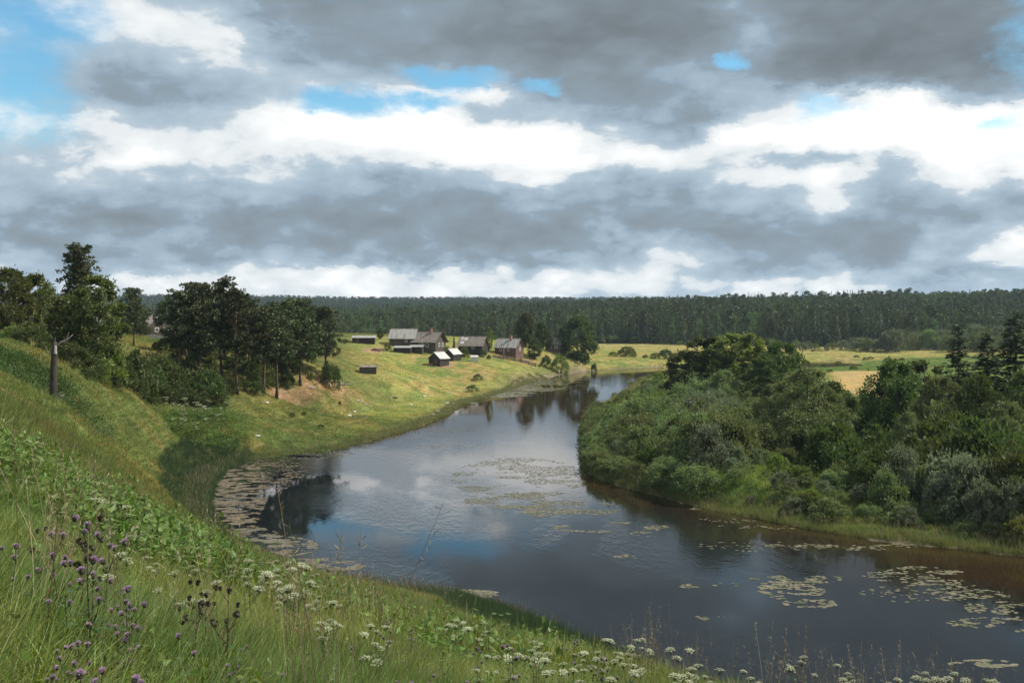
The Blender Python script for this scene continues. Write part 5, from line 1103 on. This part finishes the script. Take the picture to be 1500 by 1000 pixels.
def head_mesh(seed,purple=True):
    r = np.random.RandomState(seed); mb = MB(); n = 10; prof = [(-.012,.004),(-.008,.0085),(0,.0115),(.008,.0105),(.013,.0075)]; vs = [(rr*math.cos(2*math.pi*j/n),rr*math.sin(2*math.pi*j/n),z) for z,rr in prof for j in range(n)]; fs = [(i*n+j,i*n+(j+1)%n,(i+1)*n+(j+1)%n,(i+1)*n+j) for i in range(4) for j in range(n)]+[tuple(range(n-1,-1,-1)),tuple(4*n+j for j in range(n))]; mb.add(vs,fs,0)
    k = 150; d = rnd_dirs(k,r); d[:,2] = abs(d[:,2])*.9+.25; d /= np.linalg.norm(d,axis=1,keepdims=True); P = d*np.array([.004,.004,.003])+np.array([0,0,.009]); ln = .017*(.7+.5*r.rand(k)); V = diamonds(P,d,rnd_dirs(k,r),ln,ln*.22)
    k2 = 60; d2 = rnd_dirs(k2,r); P2 = d2*np.array([.0105,.0105,.010]); V2 = diamonds(P2,d2+np.array([0,0,.6]),rnd_dirs(k2,r),np.full(k2,.006),np.full(k2,.0022))
    return quads_mesh('flower_head',np.vstack([V,V2]),[M_PURP if purple else M_BROWNHEAD,M_BUD],midx=np.concatenate([np.zeros(k,int),np.ones(k2,int)]),extra=mb)
HEADS = [head_mesh(s) for s in (1,2,3)]; DHEADS = [head_mesh(s,False) for s in (4,5)]
def thistle(name,seed,h,nh,purple=True,hs=1.0):
    r = np.random.RandomState(seed); root = empty(name); root['category'] = 'thistle'; mb = MB(); top = Vector((r.normal()*.05,r.normal()*.05,h)); pts = [(0,0,-.1),(r.normal()*.02,r.normal()*.02,h*.35),(top.x*.6,top.y*.6,h*.7),tuple(top)]; mb.tube(pts,[.0065,.0055,.004,.0025],6)
    tips = [top]; 
    for i in range(nh-1): t = .55+.4*r.rand(); b = Vector((top.x*t,top.y*t,h*t)); a = i*2.2+r.rand(); l = h*(.05+.16*r.rand()); e = b+Vector((math.cos(a)*l*.65,math.sin(a)*l*.65,l)); mb.tube([tuple(b),tuple(b.lerp(e,.5)+Vector((math.cos(a),math.sin(a),0))*.012),tuple(e)],[.003,.0025,.002],4,cap=False); tips.append(e)
    mb.build('stem',M_STEM if purple else M_DSTEM,root,True); VV = []
    for i in range(15):
        t = .06+.78*i/15; a = i*2.4; l = .17*(1-t*.75)*(.7+.6*r.rand()); c = np.array([top.x*t,top.y*t,h*t]); dr = np.array([math.cos(a),math.sin(a),.35])
        for k in range(7):
            u = (k+.5)/7; p = c+dr*l*u+np.array([0,0,-.5*l*u*u]); sd = np.array([-math.sin(a),math.cos(a),.15])*(1 if k % 2 else -1); VV.append(diamonds(p[None,:],(sd*.9+dr*.7)[None,:],np.array([[.1,.1,1.]]),[l*.42*(1-u*.6)],[l*.16]))
        VV.append(diamonds(c[None,:],(dr+np.array([0,0,-.15]))[None,:],np.array([[.1,0,1.]]),[l],[l*.14]))
    obj('leaves',quads_mesh('leaves',np.vstack(VV),[M_THL if purple else M_HERB2]),root)
    for e in tips: o = obj('flower_head',(HEADS if purple else DHEADS)[r.randint(3 if purple else 2)],root); o.location = e; o.rotation_euler = (r.normal()*.35,r.normal()*.35,0); s = hs*(.8+.4*r.rand()); o.scale = (s,s,s)
    return root
def park(o):  # sources are placed like every other plant: remember that they are free
    o['_free'] = 1; return o
PU = [park(umbellifer('cow_parsley',s,.75,5,.85)) for s in (1,2,3)]; PB = [park(umbellifer('hogweed',s,1.25,6,2.3)) for s in (11,12)]; PT = [park(thistle('thistle',s,.85,6)) for s in (21,22,23)]; PD = [park(thistle('dead_thistle',s,.95,8,False,1.15)) for s in (31,32)]; PK = [park(thistle('knapweed',s,.55,2,True,1.)) for s in (41,)]
def stand(protos,x,y,s,label,group,rz=None):
    o = protos[random.randrange(len(protos))]; z = hz(x,y); rz = random.random()*6.28 if rz is None else rz
    if o.get('_free'): del o['_free']; o.location = (x,y,z); o.rotation_euler = (0,0,rz); o.scale = (s,s,s)
    else: o = copy_thing(o,(x,y,z),rz,s)
    for q in ('label','group'):
        if q in o: del o[q]
    return tag(o,label,None,group)
def head_at(protos,px,py,d,h0,label,group,lo=.35,hi=1.6):
    x = (px-750)*d/F; g = hz(x,d); h = EYE-(py-YH)*d/F-g; h = min(hi,max(lo,h)); stand(protos,x,d,h/h0,label,group)
random.seed(12)
GT = 'purple thistles of the near meadow'
for px,py,d,lab in [(10,797,4.2,'thistle at the very edge of the picture, purple head over the grass'),(84,778,4.5,'thistle with paired heads left of the tall group'),(127,766,4.2,'tallest of the thistles, single pale head above the others'),(150,800,4.4,'thistle just below the tallest one, with several heads'),(96,820,4.,'thistle in the middle of the left meadow'),
   (184,858,4.1,'thistle with a row of three pinkish heads'),(190,884,3.9,'lower thistle of the row of three heads'),(122,938,3.3,'thistle with a cluster of violet heads near the lower edge'),(80,948,3.2,'thistle with one bluish violet head'),(166,985,2.6,'closest thistle, a big bunch of purple heads at the lower edge'),(205,998,2.6,'thistle at the lower edge beside the big purple bunch'),(78,988,2.9,'short violet thistle near the lower corner'),(186,925,3.9,'violet thistle in the brown grass'),
   (40,850,5.,'thistle hidden in the grass at the left'),(345,996,4.5,'thistle at the lower edge under the dead brown ones'),(355,950,5.2,'pinkish thistle behind the dead brown ones'),(418,985,5.4,'violet thistle in the grass right of the dead ones'),(568,912,9.5,'lone thistle standing above the lower slope'),(755,945,8.5,'thistle on the crest before the rushes'),(842,940,10.5,'small purple thistle on the crest before the water'),(700,950,9.5,'thistle beside the cream umbels of the crest'),(885,962,10.,'small thistle low on the crest')]:
    head_at(PT,px,py,d,.87,lab,GT)
GD = 'withered brown thistles'
for px,py,d,lab in [(285,845,4.6,'taller dead thistle with brown heads on a bare stalk'),(330,856,4.8,'second dead thistle with spreading brown heads'),(118,766,4.9,'dead brown thistle behind the tallest purple one'),(138,790,4.6,'dead thistle with dark seed heads among the purple ones'),(300,862,5.6,'small withered thistle between the two dead ones'),(60,770,5.4,'withered thistle far left in the meadow')]: head_at(PD,px,py,d,1.,lab,GD)
r_ = np.random.RandomState(77); GU = 'cow parsley in flower on the near slope'
def many(protos,n,pxa,pxb,pya,pyb,da,db,h0,label,group,lo=.4,hi=1.2):
    for i in range(n):
        t = r_.rand(); d = da*(db/da)**t; head_at(protos,r_.uniform(pxa,pxb),r_.uniform(pya,pyb),d,h0,label,group,lo,hi)
def scatter_p(protos,n,pxa,pxb,da,db,s0,s1,label,group):
    for i in range(n):
        d = da*(db/da)**r_.rand(); px = r_.uniform(pxa,pxb); stand(protos,(px-750)*d/F,d,r_.uniform(s0,s1),label,group)
scatter_p(PU,18,350,530,8,17,.8,1.25,'cream flowering cow parsley in the dense patch right of the dead thistles','cow parsley patch beside the dead thistles')
scatter_p(PU,8,150,345,5,14,.7,1.,'cream cow parsley scattered through the left meadow','cow parsley of the left meadow')
scatter_p(PU,9,540,760,8,14,.7,1.,'cow parsley on the lower slope in front of the rushes','cow parsley before the rushes')
scatter_p(PU,19,760,1140,9,12.5,.8,1.2,'cow parsley on the crest against the water','cow parsley on the crest')
scatter_p(PU,20,1140,1500,9,12.5,.8,1.2,'cow parsley among straw grass at the lower right crest','cow parsley among the straw grass')
scatter_p(PK,34,420,700,5,12,.6,1.,'small violet knapweed in the brownish grass of the slope','violet knapweed of the slope')
scatter_p(PK,16,80,420,3.5,8,.6,1.,'small violet knapweed low in the left meadow','violet knapweed of the left meadow')
scatter_p(PK,14,880,1300,9,12,.7,1.1,'small pinkish knapweed on the crest','pink knapweed on the crest')
def hog(n,px,py,d,rx,ry,s0,s1,label,group):
    q = at(px,py,d=d)
    for i in range(n): a = r_.rand()*6.3; u = math.sqrt(r_.rand()); stand(PB,q[0]+math.cos(a)*u*rx,q[1]+math.sin(a)*u*ry,r_.uniform(s0,s1),label,group)
hog(46,62,690,25,2.9,4.,.42,.62,'white hogweed in the big leafy patch at the left edge','white hogweed patch at the left edge')
hog(12,10,650,29,2.,3.,.5,.7,'white hogweed behind the big leafy patch','hogweed behind the big leafy patch')
hog(9,190,790,17,.9,1.6,.42,.6,'pale hogweed in the bright leafy patch above the dead thistles','hogweed in the bright leafy patch')
hog(20,290,602,150,5,7,1.6,2.3,'tall white hogweed in the hollow below the bluff','tall white hogweed below the bluff')

# ================================================================== the air
def haze():
    m = mat('haze_air',lambda nt,out: None); nt = m.node_tree; out = [n for n in nt.nodes if n.type == 'OUTPUT_MATERIAL'][0]
    v = N(nt,'ShaderNodeVolumePrincipled'); v.inputs['Color'].default_value = (.6,.8,1.,1); v.inputs['Density'].default_value = HAZE; v.inputs['Anisotropy'].default_value = .2; L(nt,v.outputs[0],out.inputs['Volume'])
    mb = MB(); mb.box(-3400,3400,-3400,3400,-32,100); o = mb.build('haze',m); tag(o,'thin bluish summer haze over the valley',None,None,'stuff')
HAZE = .00007
if HAZE: haze()
